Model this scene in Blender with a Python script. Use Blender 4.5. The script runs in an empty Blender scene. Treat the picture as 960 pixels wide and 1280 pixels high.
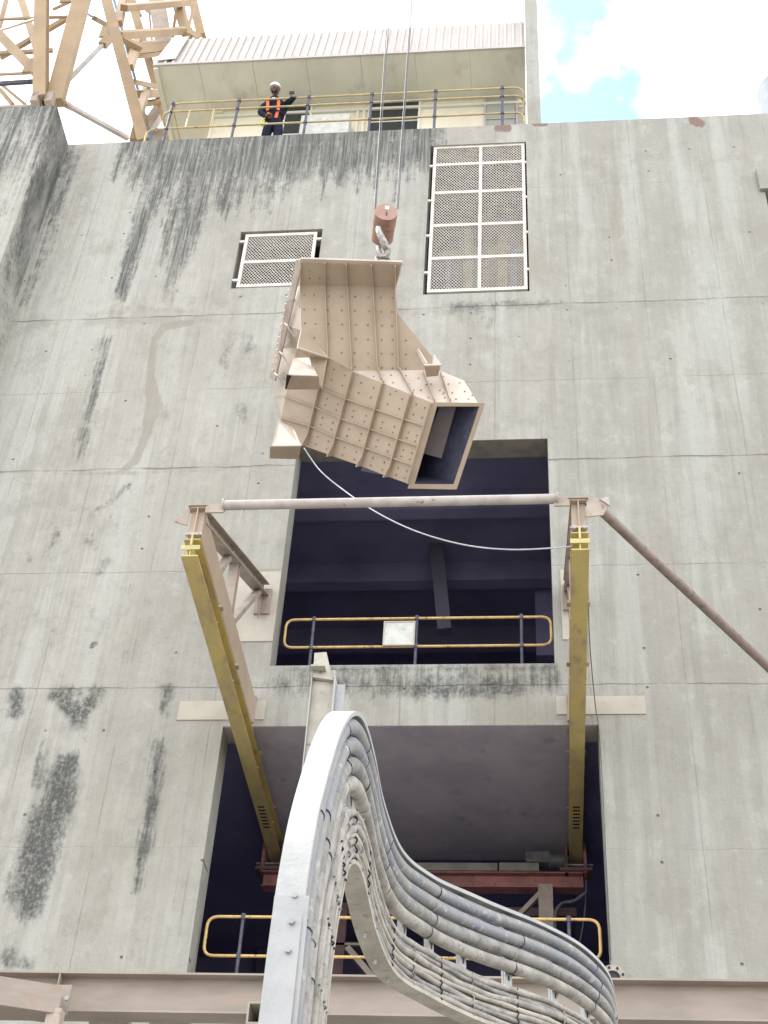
import bpy, bmesh, math, random
import numpy as np
from mathutils import Vector, Matrix, Quaternion

SC = bpy.context.scene
COL = SC.collection
rng = random.Random(7)

# ------------------------------------------------------------------ camera
F = 1821.0; CU, CV = 480.0, 640.0
Zc = np.array([140., 2040., -F]); Zc /= np.linalg.norm(Zc)
Xc = np.array([18546., 353., F]); Xc -= Zc * Xc.dot(Zc); Xc /= np.linalg.norm(Xc)
Yc = np.cross(Zc, Xc)
RM = np.array([Xc, Yc, Zc]); CAMP = np.array([0., 0., 1.6])
cam_d = bpy.data.cameras.new('camera'); cam = bpy.data.objects.new('camera', cam_d); COL.objects.link(cam)
cam_d.sensor_fit = 'VERTICAL'; cam_d.sensor_height = 36.0; cam_d.lens = 36.0 * F / 1280.0
cam_d.clip_start = 0.05; cam_d.clip_end = 3000
cam.matrix_world = Matrix.Translation(Vector(CAMP)) @ Matrix(RM.tolist()).to_4x4()
SC.camera = cam
D = 15.6                                    # distance to the concrete wall

def ray(u, v): return RM @ np.array([u - CU, -(v - CV), -F])
def P(u, v, Y=D):                           # the point of the plane y=Y seen at photo pixel u,v
    r = ray(u, v); return Vector(CAMP + r * (Y / r[1]))
def PZ(u, v, Z):
    r = ray(u, v); return Vector(CAMP + r * ((Z - CAMP[2]) / r[2]))

# ------------------------------------------------------------------ light
SUN_EL, SUN_AZ = math.radians(57), math.radians(-78)      # azimuth from +Y towards +X
EXPOSURE = 0.80
SC.view_settings.view_transform = 'Standard'; SC.view_settings.look = 'None'
SC.view_settings.exposure = EXPOSURE; SC.view_settings.gamma = 1
SC.render.engine = 'CYCLES'
w = bpy.data.worlds.new('World'); SC.world = w; w.use_nodes = True
nt = w.node_tree; nt.nodes.clear()
def N(nt, t, **k):
    n = nt.nodes.new(t)
    for a, b in k.items(): setattr(n, a, b)
    return n
sky = N(nt, 'ShaderNodeTexSky', sky_type='NISHITA', sun_disc=False)
sky.sun_elevation = SUN_EL; sky.sun_rotation = SUN_AZ; sky.air_density = 1.2; sky.dust_density = 1.5
tc = N(nt, 'ShaderNodeTexCoord')
n1 = N(nt, 'ShaderNodeTexNoise'); n1.inputs['Scale'].default_value = 13.0; n1.inputs['Detail'].default_value = 7; n1.inputs['Roughness'].default_value = .58
nt.links.new(tc.outputs['Generated'], n1.inputs['Vector'])
def gap(u, v, rad):                          # a gap in the cloud round one direction
    d = Vector(ray(u, v)).normalized()
    s = N(nt, 'ShaderNodeVectorMath', operation='DISTANCE'); s.inputs[1].default_value = d
    nt.links.new(tc.outputs['Generated'], s.inputs[0])
    m = N(nt, 'ShaderNodeMapRange'); m.inputs[1].default_value = 0; m.inputs[2].default_value = rad; m.inputs[3].default_value = 1; m.inputs[4].default_value = 0
    nt.links.new(s.outputs['Value'], m.inputs[0]); return m.outputs[0]
acc = None
for g in ((740, 20, .085), (700, 75, .06), (765, 125, .07), (700, 135, .05), (165, 40, .045), (215, 95, .04), (-300, -400, .3), (1500, -600, .35)):
    o = gap(*g)
    if acc is None: acc = o
    else:
        mx = N(nt, 'ShaderNodeMath', operation='MAXIMUM'); nt.links.new(acc, mx.inputs[0]); nt.links.new(o, mx.inputs[1]); acc = mx.outputs[0]
ad = N(nt, 'ShaderNodeMath', operation='MULTIPLY_ADD'); ad.inputs[1].default_value = 3.6
nt.links.new(n1.outputs['Fac'], ad.inputs[0]); nt.links.new(acc, ad.inputs[2])
mr = N(nt, 'ShaderNodeMapRange', interpolation_type='SMOOTHSTEP'); mr.inputs[1].default_value = 2.0; mr.inputs[2].default_value = 2.75; mr.inputs[3].default_value = 1; mr.inputs[4].default_value = 0
nt.links.new(ad.outputs[0], mr.inputs[0])
CLOUD = 17.0
mixc = N(nt, 'ShaderNodeMix', data_type='RGBA'); mixc.inputs[7].default_value = (CLOUD, CLOUD * 1.0, CLOUD * 1.02, 1)
skb = N(nt, 'ShaderNodeVectorMath', operation='MULTIPLY'); skb.inputs[1].default_value = (2.3, 2.75, 2.75)
nt.links.new(sky.outputs[0], skb.inputs[0]); nt.links.new(skb.outputs[0], mixc.inputs[6])
nt.links.new(mr.outputs[0], mixc.inputs[0])
bg = N(nt, 'ShaderNodeBackground'); bg.inputs[1].default_value = 0.1
nt.links.new(mixc.outputs[2], bg.inputs[0])
wo = N(nt, 'ShaderNodeOutputWorld'); nt.links.new(bg.outputs[0], wo.inputs[0])
sd = bpy.data.lights.new('sun', 'SUN'); sd.energy = 3.0; sd.angle = math.radians(0.8); sd.color = (1, .95, .87)
sun = bpy.data.objects.new('sun', sd); COL.objects.link(sun); sun.location = (-20, 0, 40)
sdir = Vector((math.sin(SUN_AZ) * math.cos(SUN_EL), math.cos(SUN_AZ) * math.cos(SUN_EL), math.sin(SUN_EL)))
sun.rotation_euler = sdir.to_track_quat('Z', 'Y').to_euler()

# ------------------------------------------------------------------ materials
def mat(name, c1, c2=None, rough=.6, metal=0., scale=3., stretch=(1, 1, 1), bump=.0, bscale=40., lo=.38, hi=.65, c3=None, c3s=9., c3lo=.58, c3hi=.7, detail=6):
    m = bpy.data.materials.new(name); m.use_nodes = True; t = m.node_tree
    b = t.nodes['Principled BSDF']; b.inputs['Roughness'].default_value = rough; b.inputs['Metallic'].default_value = metal
    c2 = c2 or tuple(x * .72 for x in c1)
    g = N(t, 'ShaderNodeNewGeometry'); mp = N(t, 'ShaderNodeMapping'); mp.inputs['Scale'].default_value = stretch
    t.links.new(g.outputs['Position'], mp.inputs[0])
    def noise(s, d=detail, vec=mp.outputs[0]):
        n = N(t, 'ShaderNodeTexNoise'); n.inputs['Scale'].default_value = s; n.inputs['Detail'].default_value = d; n.inputs['Roughness'].default_value = .62
        t.links.new(vec, n.inputs['Vector']); return n.outputs['Fac']
    def rng_(f, a, bb):
        r = N(t, 'ShaderNodeMapRange', interpolation_type='SMOOTHSTEP'); r.inputs[1].default_value = a; r.inputs[2].default_value = bb
        t.links.new(f, r.inputs[0]); return r.outputs[0]
    def mix(f, a, bb):
        x = N(t, 'ShaderNodeMix', data_type='RGBA'); t.links.new(f, x.inputs[0])
        for i, q in ((6, a), (7, bb)):
            if isinstance(q, tuple): x.inputs[i].default_value = (*q, 1)
            else: t.links.new(q, x.inputs[i])
        return x.outputs[2]
    col = mix(rng_(noise(scale), lo, hi), tuple(c1), tuple(c2))
    if c3: col = mix(rng_(noise(c3s), c3lo, c3hi), col, tuple(c3))
    t.links.new(col, b.inputs['Base Color'])
    if bump:
        bn = N(t, 'ShaderNodeBump'); bn.inputs['Strength'].default_value = bump; bn.inputs['Distance'].default_value = .01
        t.links.new(noise(bscale, 4), bn.inputs['Height']); t.links.new(bn.outputs[0], b.inputs['Normal'])
    return m

M = {}
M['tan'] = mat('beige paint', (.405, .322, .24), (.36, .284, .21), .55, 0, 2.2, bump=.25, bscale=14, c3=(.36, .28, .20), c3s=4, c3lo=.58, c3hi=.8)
M['tan_lt'] = mat('beige paint lit faces', (.50, .435, .37), (.43, .37, .31), .55, 0, 3, (1, 1, .5), bump=.2, bscale=30, c3=(.28, .21, .17), c3s=11, c3lo=.62, c3hi=.75)  # paler beige: light on the sky-facing faces put into the colour
M['crane'] = mat('crane paint', (.32, .22, .115), (.26, .18, .10), .6, 0, 1.2, bump=.15, bscale=9, c3=(.34, .23, .15), c3s=2.5, c3lo=.55, c3hi=.75)
M['bracket'] = mat('dusty primer', (.37, .31, .26), (.28, .235, .195), .65, 0, 3, bump=.2, bscale=30, c3=(.20, .12, .085), c3s=9, c3lo=.6, c3hi=.72)
M['brown'] = mat('weathered brown paint', (.24, .18, .155), (.18, .14, .12), .6, 0, 5, bump=.2, bscale=30, c3=(.12, .09, .08), c3s=10, c3lo=.55, c3hi=.7)
M['beam'] = mat('dusty beige beam', (.30, .252, .212), (.245, .205, .17), .65, 0, 2.5, (.6, 1, 2), bump=.2, bscale=25, c3=(.30, .2, .14), c3s=3, c3lo=.6, c3hi=.8)
M['pipe'] = mat('pipe paint', (.41, .375, .35), (.33, .295, .27), .6, 0, 4, bump=.2, bscale=30, c3=(.2, .13, .1), c3s=10, c3lo=.62, c3hi=.7)
M['yellow'] = mat('faded yellow', (.50, .395, .14), (.40, .31, .15), .6, 0, 2.4, (1, .5, 1), bump=.3, bscale=30, c3=(.29, .21, .145), c3s=6, c3lo=.50, c3hi=.78)
M['yellow_lt'] = mat('bright yellow', (.48, .44, .2), (.4, .35, .14), .6, 0, 9)
M['rail'] = mat('handrail yellow', (.60, .41, .16), (.48, .31, .11), .45, 0, 9, c3=(.20, .12, .07), c3s=13, c3lo=.56, c3hi=.66)
M['rail_old'] = mat('handrail yellow faded', (.46, .37, .19), (.36, .28, .14), .5, 0, 7, c3=(.22, .12, .08), c3s=4, c3lo=.62, c3hi=.68)
M['post'] = mat('post steel', (.085, .09, .12), (.05, .052, .075), .6, .3, 14)
M['galv'] = mat('galvanised', (.34, .345, .345), (.28, .285, .285), .5, .15, 4, bump=.2, bscale=60, c3=(.36, .33, .29), c3s=14, c3lo=.6, c3hi=.75)
M['galv_in'] = mat('galvanised dusty', (.38, .355, .30), (.29, .265, .225), .6, .1, 6, bump=.3, bscale=50, c3=(.2, .17, .14), c3s=18, c3lo=.58, c3hi=.7)
M['cable'] = mat('cable grey', (.235, .23, .215), (.14, .137, .128), .5, 0, 8, bump=.5, bscale=60, c3=(.085, .08, .08), c3s=26, c3lo=.56, c3hi=.68)
M['cable_blue'] = mat('cable blue grey', (.155, .165, .19), (.20, .195, .18), .42, 0, 7, bump=.4, bscale=50, c3=(.36, .34, .30), c3s=22, c3lo=.55, c3hi=.7)
M['cable_pale'] = mat('cable dusty', (.32, .30, .265), (.20, .188, .168), .6, 0, 9, bump=.6, bscale=60, c3=(.17, .15, .13), c3s=30, c3lo=.56, c3hi=.68)
M['tie'] = mat('tie black', (.03, .03, .035), None, .5)
M['dark'] = mat('near black steel', (.032, .034, .045), (.02, .02, .03), .7, 0, 3)
M['inner'] = mat('inner wall blue haze tint', (.20, .19, .32), (.145, .14, .25), .85, 0, .8, c3=(.19, .17, .23), c3s=1)  # navy lens haze tinted into the wall colour
M['inner2'] = mat('inner steel haze tint', (.10, .097, .135), (.08, .078, .11), .8, 0, 1.5)  # bluish cast is the same haze, mixed into the steel colour
M['soffit'] = mat('soffit concrete', (.36, .33, .355), (.29, .27, .30), .85, 0, 1.4, (1, 1, 1), c3=(.23, .22, .27), c3s=2.5)  # mauve cast: lens haze tinted into the concrete colour
M['red'] = mat('red oxide', (.34, .13, .115), (.2, .09, .08), .6, 0, 4, c3=(.14, .09, .09), c3s=9)
M['maroon'] = mat('maroon steel', (.13, .07, .07), (.09, .055, .06), .7, 0, 3)
M['cream'] = mat('cream grout', (.43, .40, .34), (.39, .36, .305), .85, 0, 3, bump=.3, bscale=20, c3=(.36, .32, .27), c3s=8, c3lo=.55, c3hi=.75)
M['white'] = mat('white paint', (.74, .72, .68), (.66, .63, .58), .5, 0, 8)
M['worn_white'] = mat('worn white sheet', (.55, .56, .52), (.44, .45, .42), .5, 0, 6, c3=(.3, .22, .14), c3s=14, c3lo=.6, c3hi=.68)
M['guard'] = mat('guard cream', (.62, .585, .53), (.52, .49, .43), .6, 0, 7)
M['sheet'] = mat('roof sheet', (.43, .395, .37), (.385, .35, .33), .5, 0, 2, (1, 1, .4), c3=(.33, .3, .29), c3s=6, c3lo=.6, c3hi=.8)
M['soffit_sheet'] = mat('eave soffit panel', (.66, .65, .55), (.60, .59, .49), .6, 0, 1.3, (1, .6, .6), c3=(.44, .42, .34), c3s=1.8, c3lo=.55, c3hi=.8)
M['cabin'] = mat('cabin wall', (.72, .67, .53), (.65, .60, .47), .6, 0, 1.5, (1, 1, .4), c3=(.5, .46, .36), c3s=4, c3lo=.62, c3hi=.8)
M['hook'] = mat('hook block paint', (.33, .195, .15), (.26, .15, .115), .5, 0, 7, c3=(.19, .1, .08), c3s=14, c3lo=.6, c3hi=.7)
M['steel'] = mat('worn steel', (.33, .31, .28), (.16, .15, .14), .4, .6, 18, bump=.3, bscale=40)
M['rope'] = mat('wire rope', (.11, .115, .12), (.07, .075, .08), .5, .4, 30)
M['tag'] = mat('white rope', (.45, .46, .5), (.36, .37, .4), .7, 0, 30)
M['navy'] = mat('navy cloth', (.012, .014, .035), (.02, .022, .045), .85, 0, 12, bump=.4, bscale=30)
M['orange'] = mat('orange hi-vis', (.85, .16, .04), (.7, .13, .04), .7, 0, 20)
M['skin'] = mat('skin', (.17, .09, .065), (.13, .07, .05), .55)
M['mask'] = mat('face mask', (.02, .02, .03), None, .8)
M['helmet'] = mat('helmet', (.62, .62, .62), (.5, .5, .5), .35)
M['hiyel'] = mat('hi-vis yellow', (.55, .7, .05), None, .7)
M['glove'] = mat('work glove', (.2, .2, .14), (.1, .1, .08), .9, 0, 20)
M['bronze'] = mat('reddish shade', (.30, .16, .16), (.2, .1, .1), .6)
M['silo'] = mat('hazy grey cladding', (.27, .31, .38), (.34, .38, .45), .6, 0, 1.2)
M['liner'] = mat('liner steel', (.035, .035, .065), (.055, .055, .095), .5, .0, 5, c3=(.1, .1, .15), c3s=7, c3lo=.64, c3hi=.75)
M['panel_in'] = mat('inner panel', (.17, .145, .15), (.145, .125, .13), .6)
M['bolt'] = mat('bolt', (.28, .215, .165), (.12, .09, .07), .5, .3, 30)
M['ground'] = mat('gravel yard', (.26, .255, .24), (.2, .195, .185), .9, 0, 2, bump=.4, bscale=20)
M['machine'] = mat('machine grey', (.12, .12, .12), (.07, .07, .08), .6, 0, 8)
M['block'] = mat('grey block', (.22, .21, .18), (.17, .16, .14), .8, 0, 5)
M['blue'] = mat('blue pipe', (.10, .2, .34), None, .6)
M['olive'] = mat('olive pipework', (.25, .25, .08), (.16, .15, .06), .6, 0, 5)
m = bpy.data.materials.new('window glass'); m.use_nodes = True; b = m.node_tree.nodes['Principled BSDF']
b.inputs['Base Color'].default_value = (.03, .035, .04, 1); b.inputs['Roughness'].default_value = .12; M['glass'] = m
m = m.copy(); m.name = 'frosted pane'; b = m.node_tree.nodes['Principled BSDF']; b.inputs['Base Color'].default_value = (.33, .34, .31, 1); b.inputs['Roughness'].default_value = .35; M['pane'] = m

for k_ in ('navy', 'mask', 'tie'): M[k_].node_tree.nodes['Principled BSDF'].inputs['Specular IOR Level'].default_value = .12
def concrete():
    m = bpy.data.materials.new('board marked concrete'); m.use_nodes = True; t = m.node_tree; L = t.links.new
    b = t.nodes['Principled BSDF']; b.inputs['Roughness'].default_value = .9
    g = N(t, 'ShaderNodeNewGeometry'); at = N(t, 'ShaderNodeAttribute', attribute_name='stain')
    sep = N(t, 'ShaderNodeSeparateColor'); L(at.outputs['Color'], sep.inputs[0])
    xyz = N(t, 'ShaderNodeSeparateXYZ'); L(g.outputs['Position'], xyz.inputs[0])
    def mp(s):
        q = N(t, 'ShaderNodeMapping'); q.inputs['Scale'].default_value = s; L(g.outputs['Position'], q.inputs[0]); return q.outputs[0]
    def noise(s, sc, d=6, r=.6):
        n = N(t, 'ShaderNodeTexNoise'); n.inputs['Scale'].default_value = sc; n.inputs['Detail'].default_value = d; n.inputs['Roughness'].default_value = r
        L(mp(s), n.inputs['Vector']); return n.outputs['Fac']
    def mr(f, a, bb, c=0, dd=1):
        r = N(t, 'ShaderNodeMapRange', interpolation_type='SMOOTHSTEP'); r.inputs[1].default_value = a; r.inputs[2].default_value = bb
        r.inputs[3].default_value = c; r.inputs[4].default_value = dd; L(f, r.inputs[0]); return r.outputs[0]
    def mix(f, a, bb, mode='MIX'):
        x = N(t, 'ShaderNodeMix', data_type='RGBA', blend_type=mode)
        if isinstance(f, float): x.inputs[0].default_value = f
        else: L(f, x.inputs[0])
        for i, q in ((6, a), (7, bb)):
            if isinstance(q, tuple): x.inputs[i].default_value = (*q, 1)
            else: L(q, x.inputs[i])
        return x.outputs[2]
    def ma(op, a, bb=None, c=None):
        x = N(t, 'ShaderNodeMath', operation=op)
        for i, q in enumerate((a, bb, c)):
            if q is None: continue
            if isinstance(q, (int, float)): x.inputs[i].default_value = q
            else: L(q, x.inputs[i])
        return x.outputs[0]
    streak = noise((3.2, 1, .22), 1.6, 7, .65)
    streak2 = noise((9, 1, .35), 2.2, 5, .6)
    blot = noise((1, 1, 1), .55, 5)
    fine = noise((1, 1, .7), 14, 6, .7)
    pores = noise((1, 1, 1), 42, 3, .6)
    col = mix(mr(streak, .36, .64), (.395, .392, .358), (.325, .322, .295))
    col = mix(mr(blot, .40, .62), col, (.315, .305, .27))
    col = mix(mr(xyz.outputs[0], -3.5, -7.0), col, mix(mr(streak2, .4, .6), (.40, .39, .355), (.35, .34, .31)))
    col = mix(mr(xyz.outputs[0], .3, .55, 0, .55), col, mix(mr(streak, .35, .65), (.30, .30, .265), (.255, .256, .23)))
    col = mix(ma('MULTIPLY', mr(streak2, .58, .75), .22), col, (.43, .43, .40))
    cell = N(t, 'ShaderNodeTexWhiteNoise', noise_dimensions='2D'); cmb = N(t, 'ShaderNodeCombineXYZ')
    L(ma('FLOOR', ma('DIVIDE', ma('ADD', xyz.outputs[0], 30.35 + .61), 1.22)), cmb.inputs[0]); L(ma('FLOOR', ma('DIVIDE', ma('ADD', xyz.outputs[2], .02), 1.82)), cmb.inputs[1]); L(cmb.outputs[0], cell.inputs[0])
    col = mix(ma('MULTIPLY', cell.outputs[0], .22), col, (.27, .268, .24))
    mott = noise((1, 1, .8), 3.2, 8, .7)
    col = mix(ma('MULTIPLY', mr(mott, .5, .66), .45), col, (.235, .23, .205))
    col = mix(ma('MULTIPLY', mr(mott, .46, .34), .35), col, (.45, .445, .41))
    band = noise((1.5, 1, .10), 1.3, 5, .6); band2 = noise((4.5, 1, .2), 1.1, 6, .65)
    col = mix(ma('MULTIPLY', mr(band, .44, .66), .42), col, (.30, .29, .258))
    col = mix(ma('MULTIPLY', mr(band, .50, .38), .5), col, (.40, .41, .385))
    col = mix(ma('MULTIPLY', mr(band2, .50, .68), .34), col, (.245, .24, .21))
    big = noise((1, 1, .8), .9, 7, .68)
    col = mix(ma('MULTIPLY', mr(big, .52, .62), .35), col, (.235, .225, .195))
    drip = noise((7, 1, .16), 2.0, 8, .72)
    col = mix(ma('MULTIPLY', mr(drip, .56, .70), .38), col, (.20, .20, .18))
    col = mix(ma('MULTIPLY', mr(fine, .56, .72), .4), col, (.24, .235, .215))
    # formwork panel lines and construction joints
    wob = ma('MULTIPLY_ADD', noise((1, 1, 1), 1.6, 6), .11, -.055)
    zz = ma('ADD', xyz.outputs[2], wob); xx = ma('ADD', xyz.outputs[0], ma('MULTIPLY', wob, .35))
    def line(src, pos, wd): return mr(ma('ABSOLUTE', ma('SUBTRACT', src, pos)), wd * .3, wd, 1, 0)
    jl = None
    for z0, wd, k in ((20.1, .028, .5), (16.58, .028, .55), (12.55, .02, .35), (23.3, .012, .12), (18.3, .012, .18), (14.55, .012, .22), (10.2, .01, .1)):
        q = ma('MULTIPLY', line(zz, z0, wd), k); jl = q if jl is None else ma('MAXIMUM', jl, q)
    mod = ma('ABSOLUTE', ma('SUBTRACT', ma('FRACT', ma('DIVIDE', ma('ADD', xx, 30.35), 1.22)), .5))
    jl = ma('MAXIMUM', jl, ma('MULTIPLY', mr(mod, .0, .010, 1, 0), .20))
    jl = ma('MULTIPLY', jl, mr(noise((1, 1, 1), 1.1, 3), .36, .58, .25, 1))
    col = mix(jl, col, (.17, .165, .15))
    jn = ma('MULTIPLY', mr(ma('ABSOLUTE', ma('SUBTRACT', zz, 20.02)), .02, .16, 1, 0), mr(noise((1, 1, 1), 1.7, 4), .45, .6))
    col = mix(ma('MULTIPLY', jn, .45), col, (.23, .225, .2))
    # tie holes
    hx = ma('SUBTRACT', ma('FRACT', ma('DIVIDE', ma('ADD', xyz.outputs[0], 30.1), .78)), .5)
    hz = ma('SUBTRACT', ma('FRACT', ma('DIVIDE', ma('ADD', xyz.outputs[2], .2), .62)), .5)
    hd = ma('SQRT', ma('ADD', ma('POWER', ma('MULTIPLY', hx, .78), 2), ma('POWER', ma('MULTIPLY', hz, .62), 2)))
    hole = ma('MULTIPLY', mr(hd, .010, .022, 1, 0), mr(noise((1, 1, 1), 1.9, 1), .55, .60))
    col = mix(ma('MULTIPLY', hole, .7), col, (.06, .055, .05))
    # irregular stains (shapes of their own, per-vertex) broken by drip noise
    sn = ma('MULTIPLY_ADD', noise((6.5, 1, .42), 1.7, 9, .78), 2.6, -1.3)
    sf = ma('MULTIPLY_ADD', noise((1, 1, .8), 9, 8, .75), 1.3, -.65)
    iso = mr(ma('ADD', at.outputs['Alpha'], ma('MULTIPLY', ma('ADD', ma('MULTIPLY_ADD', noise((1, 1, .6), 5, 8, .72), 1.6, -.8), ma('MULTIPLY', sn, .2)), mr(at.outputs['Alpha'], 0, .1))), .2, .75)
    spk = mr(noise((1, 1, .8), 22, 6, .75), .34, .56, .35, 1)
    alg = mr(ma('ADD', ma('ADD', sep.outputs[0], ma('MULTIPLY', sn, mr(sep.outputs[0], 0, .1))), ma('MULTIPLY', sf, mr(sep.outputs[0], 0, .1))), .16, .82)
    tone = mr(noise((10, 1, .28), 1.6, 8, .75), .36, .60, .38, 1)
    tone = ma('MAXIMUM', tone, mr(sep.outputs[0], .9, 1.4, 0, .8))
    col = mix(ma('MULTIPLY', ma('MULTIPLY', alg, tone), .95), col, (.055, .06, .058))
    col = mix(ma('MULTIPLY', ma('MULTIPLY', iso, spk), .92), col, (.06, .063, .06))
    pat = mr(ma('ADD', sep.outputs[1], ma('MULTIPLY', ma('ADD', sf, sn), .35)), .35, .6)
    col = mix(ma('MULTIPLY', pat, .6), col, (.235, .212, .175))
    rd = mr(ma('ADD', sep.outputs[2], ma('MULTIPLY', ma('ADD', sf, ma('MULTIPLY', sn, .6)), mr(sep.outputs[2], 0, .1))), .35, .6)
    col = mix(rd, col, (.20, .135, .12))
    col = mix(1.0, col, (.955, .952, .94), 'MULTIPLY')
    L(col, b.inputs['Base Color'])
    h = ma('ADD', ma('MULTIPLY', fine, .9), ma('MULTIPLY', pores, .35)); h = ma('ADD', h, ma('MULTIPLY', streak2, .5))
    h = ma('SUBTRACT', h, ma('MULTIPLY', jl, 2.5)); h = ma('SUBTRACT', h, ma('MULTIPLY', hole, 3))
    bn = N(t, 'ShaderNodeBump'); bn.inputs['Strength'].default_value = .85; bn.inputs['Distance'].default_value = .018
    L(h, bn.inputs['Height']); L(bn.outputs[0], b.inputs['Normal'])
    return m
M['concrete'] = concrete()

# ------------------------------------------------------------------ builders
def wloc(o):
    v = Vector((0, 0, 0))
    while o: v += o.location; o = o.parent
    return v
def tag(o, label=None, cat=None, group=None, kind=None):
    if label: o['label'] = label
    if cat: o['category'] = cat
    if group: o['group'] = group
    if kind: o['kind'] = kind
    return o
def thing(name, label, cat, loc, group=None):
    o = bpy.data.objects.new(name, None); COL.objects.link(o); o.location = loc; o.empty_display_size = .2
    return tag(o, label, cat, group)
class MB:
    def __init__(s): s.v = []; s.f = []; s.smooth = set()
    def add(s, vs, fs, sm=False):
        n = len(s.v); s.v += [Vector(q) for q in vs]
        for f in fs:
            if sm: s.smooth.add(len(s.f))
            s.f.append([n + i for i in f])
        return s
    def box(s, a, b):
        x0, x1 = sorted((a[0], b[0])); y0, y1 = sorted((a[1], b[1])); z0, z1 = sorted((a[2], b[2]))
        return s.add([(x0, y0, z0), (x1, y0, z0), (x1, y1, z0), (x0, y1, z0), (x0, y0, z1), (x1, y0, z1), (x1, y1, z1), (x0, y1, z1)],
                     [(0, 3, 2, 1), (4, 5, 6, 7), (0, 1, 5, 4), (1, 2, 6, 5), (2, 3, 7, 6), (3, 0, 4, 7)])
    def frame(s, p, q, up):
        p, q = Vector(p), Vector(q); d = (q - p).normalized(); up = Vector(up)
        sx = d.cross(up)
        if sx.length < 1e-4: sx = d.cross(Vector((1, 0, 0)))
        sx.normalize(); return p, q, d, sx, sx.cross(d).normalized()
    def sect(s, p, q, pts, up=(0, 0, 1), sm=False, caps=True):          # extrude a closed 2-D section from p to q
        p, q, d, sx, sz = s.frame(p, q, up); n = len(pts)
        vs = [p + sx * a + sz * b for a, b in pts] + [q + sx * a + sz * b for a, b in pts]
        fs = [(i, (i + 1) % n, n + (i + 1) % n, n + i) for i in range(n)]
        s.add(vs, fs, sm)
        if caps: s.add(vs[:n], [tuple(range(n))[::-1]]); s.add(vs[n:], [tuple(range(n))])
        return s
    def bar(s, p, q, w, h, up=(0, 0, 1)):
        return s.sect(p, q, [(-w / 2, -h / 2), (w / 2, -h / 2), (w / 2, h / 2), (-w / 2, h / 2)], up)
    def ibeam(s, p, q, w, h, t=.014, tw=.01, up=(0, 0, 1)):
        a, b = w / 2, h / 2
        pts = [(-a, -b), (a, -b), (a, -b + t), (tw / 2, -b + t), (tw / 2, b - t), (a, b - t), (a, b), (-a, b), (-a, b - t), (-tw / 2, b - t), (-tw / 2, -b + t), (-a, -b + t)]
        p, q, d, sx, sz = s.frame(p, q, up); n = 12
        vs = [p + sx * x + sz * z for x, z in pts] + [q + sx * x + sz * z for x, z in pts]
        s.add(vs, [(i, (i + 1) % n, n + (i + 1) % n, n + i) for i in range(n)])
        for o in (0, n): s.add([vs[o + i] for i in range(n)], [(0, 1, 2, 11), (2, 3, 10, 11), (3, 4, 9, 10), (4, 5, 8, 9), (5, 6, 7, 8)])
        return s
    def tube(s, pts, r, n=10, caps=True):
        pts = [Vector(p) for p in pts]; rings = []; prev = None
        for i, p in enumerate(pts):
            d = (pts[min(i + 1, len(pts) - 1)] - pts[max(i - 1, 0)]).normalized()
            if prev is None:
                prev = d.orthogonal().normalized()
            prev = (prev - d * prev.dot(d)).normalized(); e = d.cross(prev)
            rr = r[i] if isinstance(r, (list, tuple)) else r
            rings.append([p + (prev * math.cos(2 * math.pi * k / n) + e * math.sin(2 * math.pi * k / n)) * rr for k in range(n)])
        vs = [v for R_ in rings for v in R_]
        fs = [(i * n + k, i * n + (k + 1) % n, (i + 1) * n + (k + 1) % n, (i + 1) * n + k) for i in range(len(pts) - 1) for k in range(n)]
        s.add(vs, fs, True)
        if caps: s.add(rings[0], [tuple(range(n))[::-1]]); s.add(rings[-1], [tuple(range(n))])
        return s
    def poly(s, pts, t=.012, nrm=None):                                  # a plate of thickness t behind a 3-D outline
        pts = [Vector(p) for p in pts]; n = len(pts)
        if nrm is None:
            nrm = Vector((0, 0, 0))
            for i in range(n): nrm += pts[i].cross(pts[(i + 1) % n])
            nrm.normalize()
            if nrm.dot(pts[0] - Vector(CAMP)) > 0: nrm = -nrm
        nrm = Vector(nrm).normalized(); back = [p - nrm * t for p in pts]
        s.add(pts, [tuple(range(n))]); s.add(back, [tuple(range(n))[::-1]])
        s.add(pts + back, [(i, n + i, n + (i + 1) % n, (i + 1) % n) for i in range(n)])
        return s
    def bolt(s, p, d, r=.015, h=.015, n=6):
        p = Vector(p); d = Vector(d).normalized(); return s.tube([p, p + d * h], r, n)
    def build(s, name, m, parent=None, bevel=0):
        o0 = wloc(parent) if parent else Vector((0, 0, 0))
        me = bpy.data.meshes.new(name); me.from_pydata([tuple(v - o0) for v in s.v], [], s.f)
        me.materials.append(M[m] if isinstance(m, str) else m)
        for i in s.smooth: me.polygons[i].use_smooth = True
        bm = bmesh.new(); bm.from_mesh(me); bmesh.ops.recalc_face_normals(bm, faces=bm.faces); bm.to_mesh(me); bm.free()
        if m == 'concrete':
            ca = me.color_attributes.new('stain', 'FLOAT_COLOR', 'POINT'); ca.data.foreach_set('color', np.zeros(4 * len(me.vertices)))
        o = bpy.data.objects.new(name, me); COL.objects.link(o)
        if parent: o.parent = parent
        if bevel:
            b = o.modifiers.new('bevel', 'BEVEL'); b.width = bevel; b.segments = 2; b.limit_method = 'ANGLE'
        return o
def crv(pts, n=8):
    pts = [Vector(p) for p in pts]; p = [2 * pts[0] - pts[1]] + pts + [2 * pts[-1] - pts[-2]]; o = []
    for i in range(1, len(p) - 2):
        a, b, c, d = p[i - 1:i + 3]
        for k in range(n):
            t = k / n; o.append(.5 * ((2 * b) + (c - a) * t + (2 * a - 5 * b + 4 * c - d) * t * t + (3 * b - a - 3 * c + d) * t ** 3))
    o.append(p[-2].copy()); return o
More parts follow.
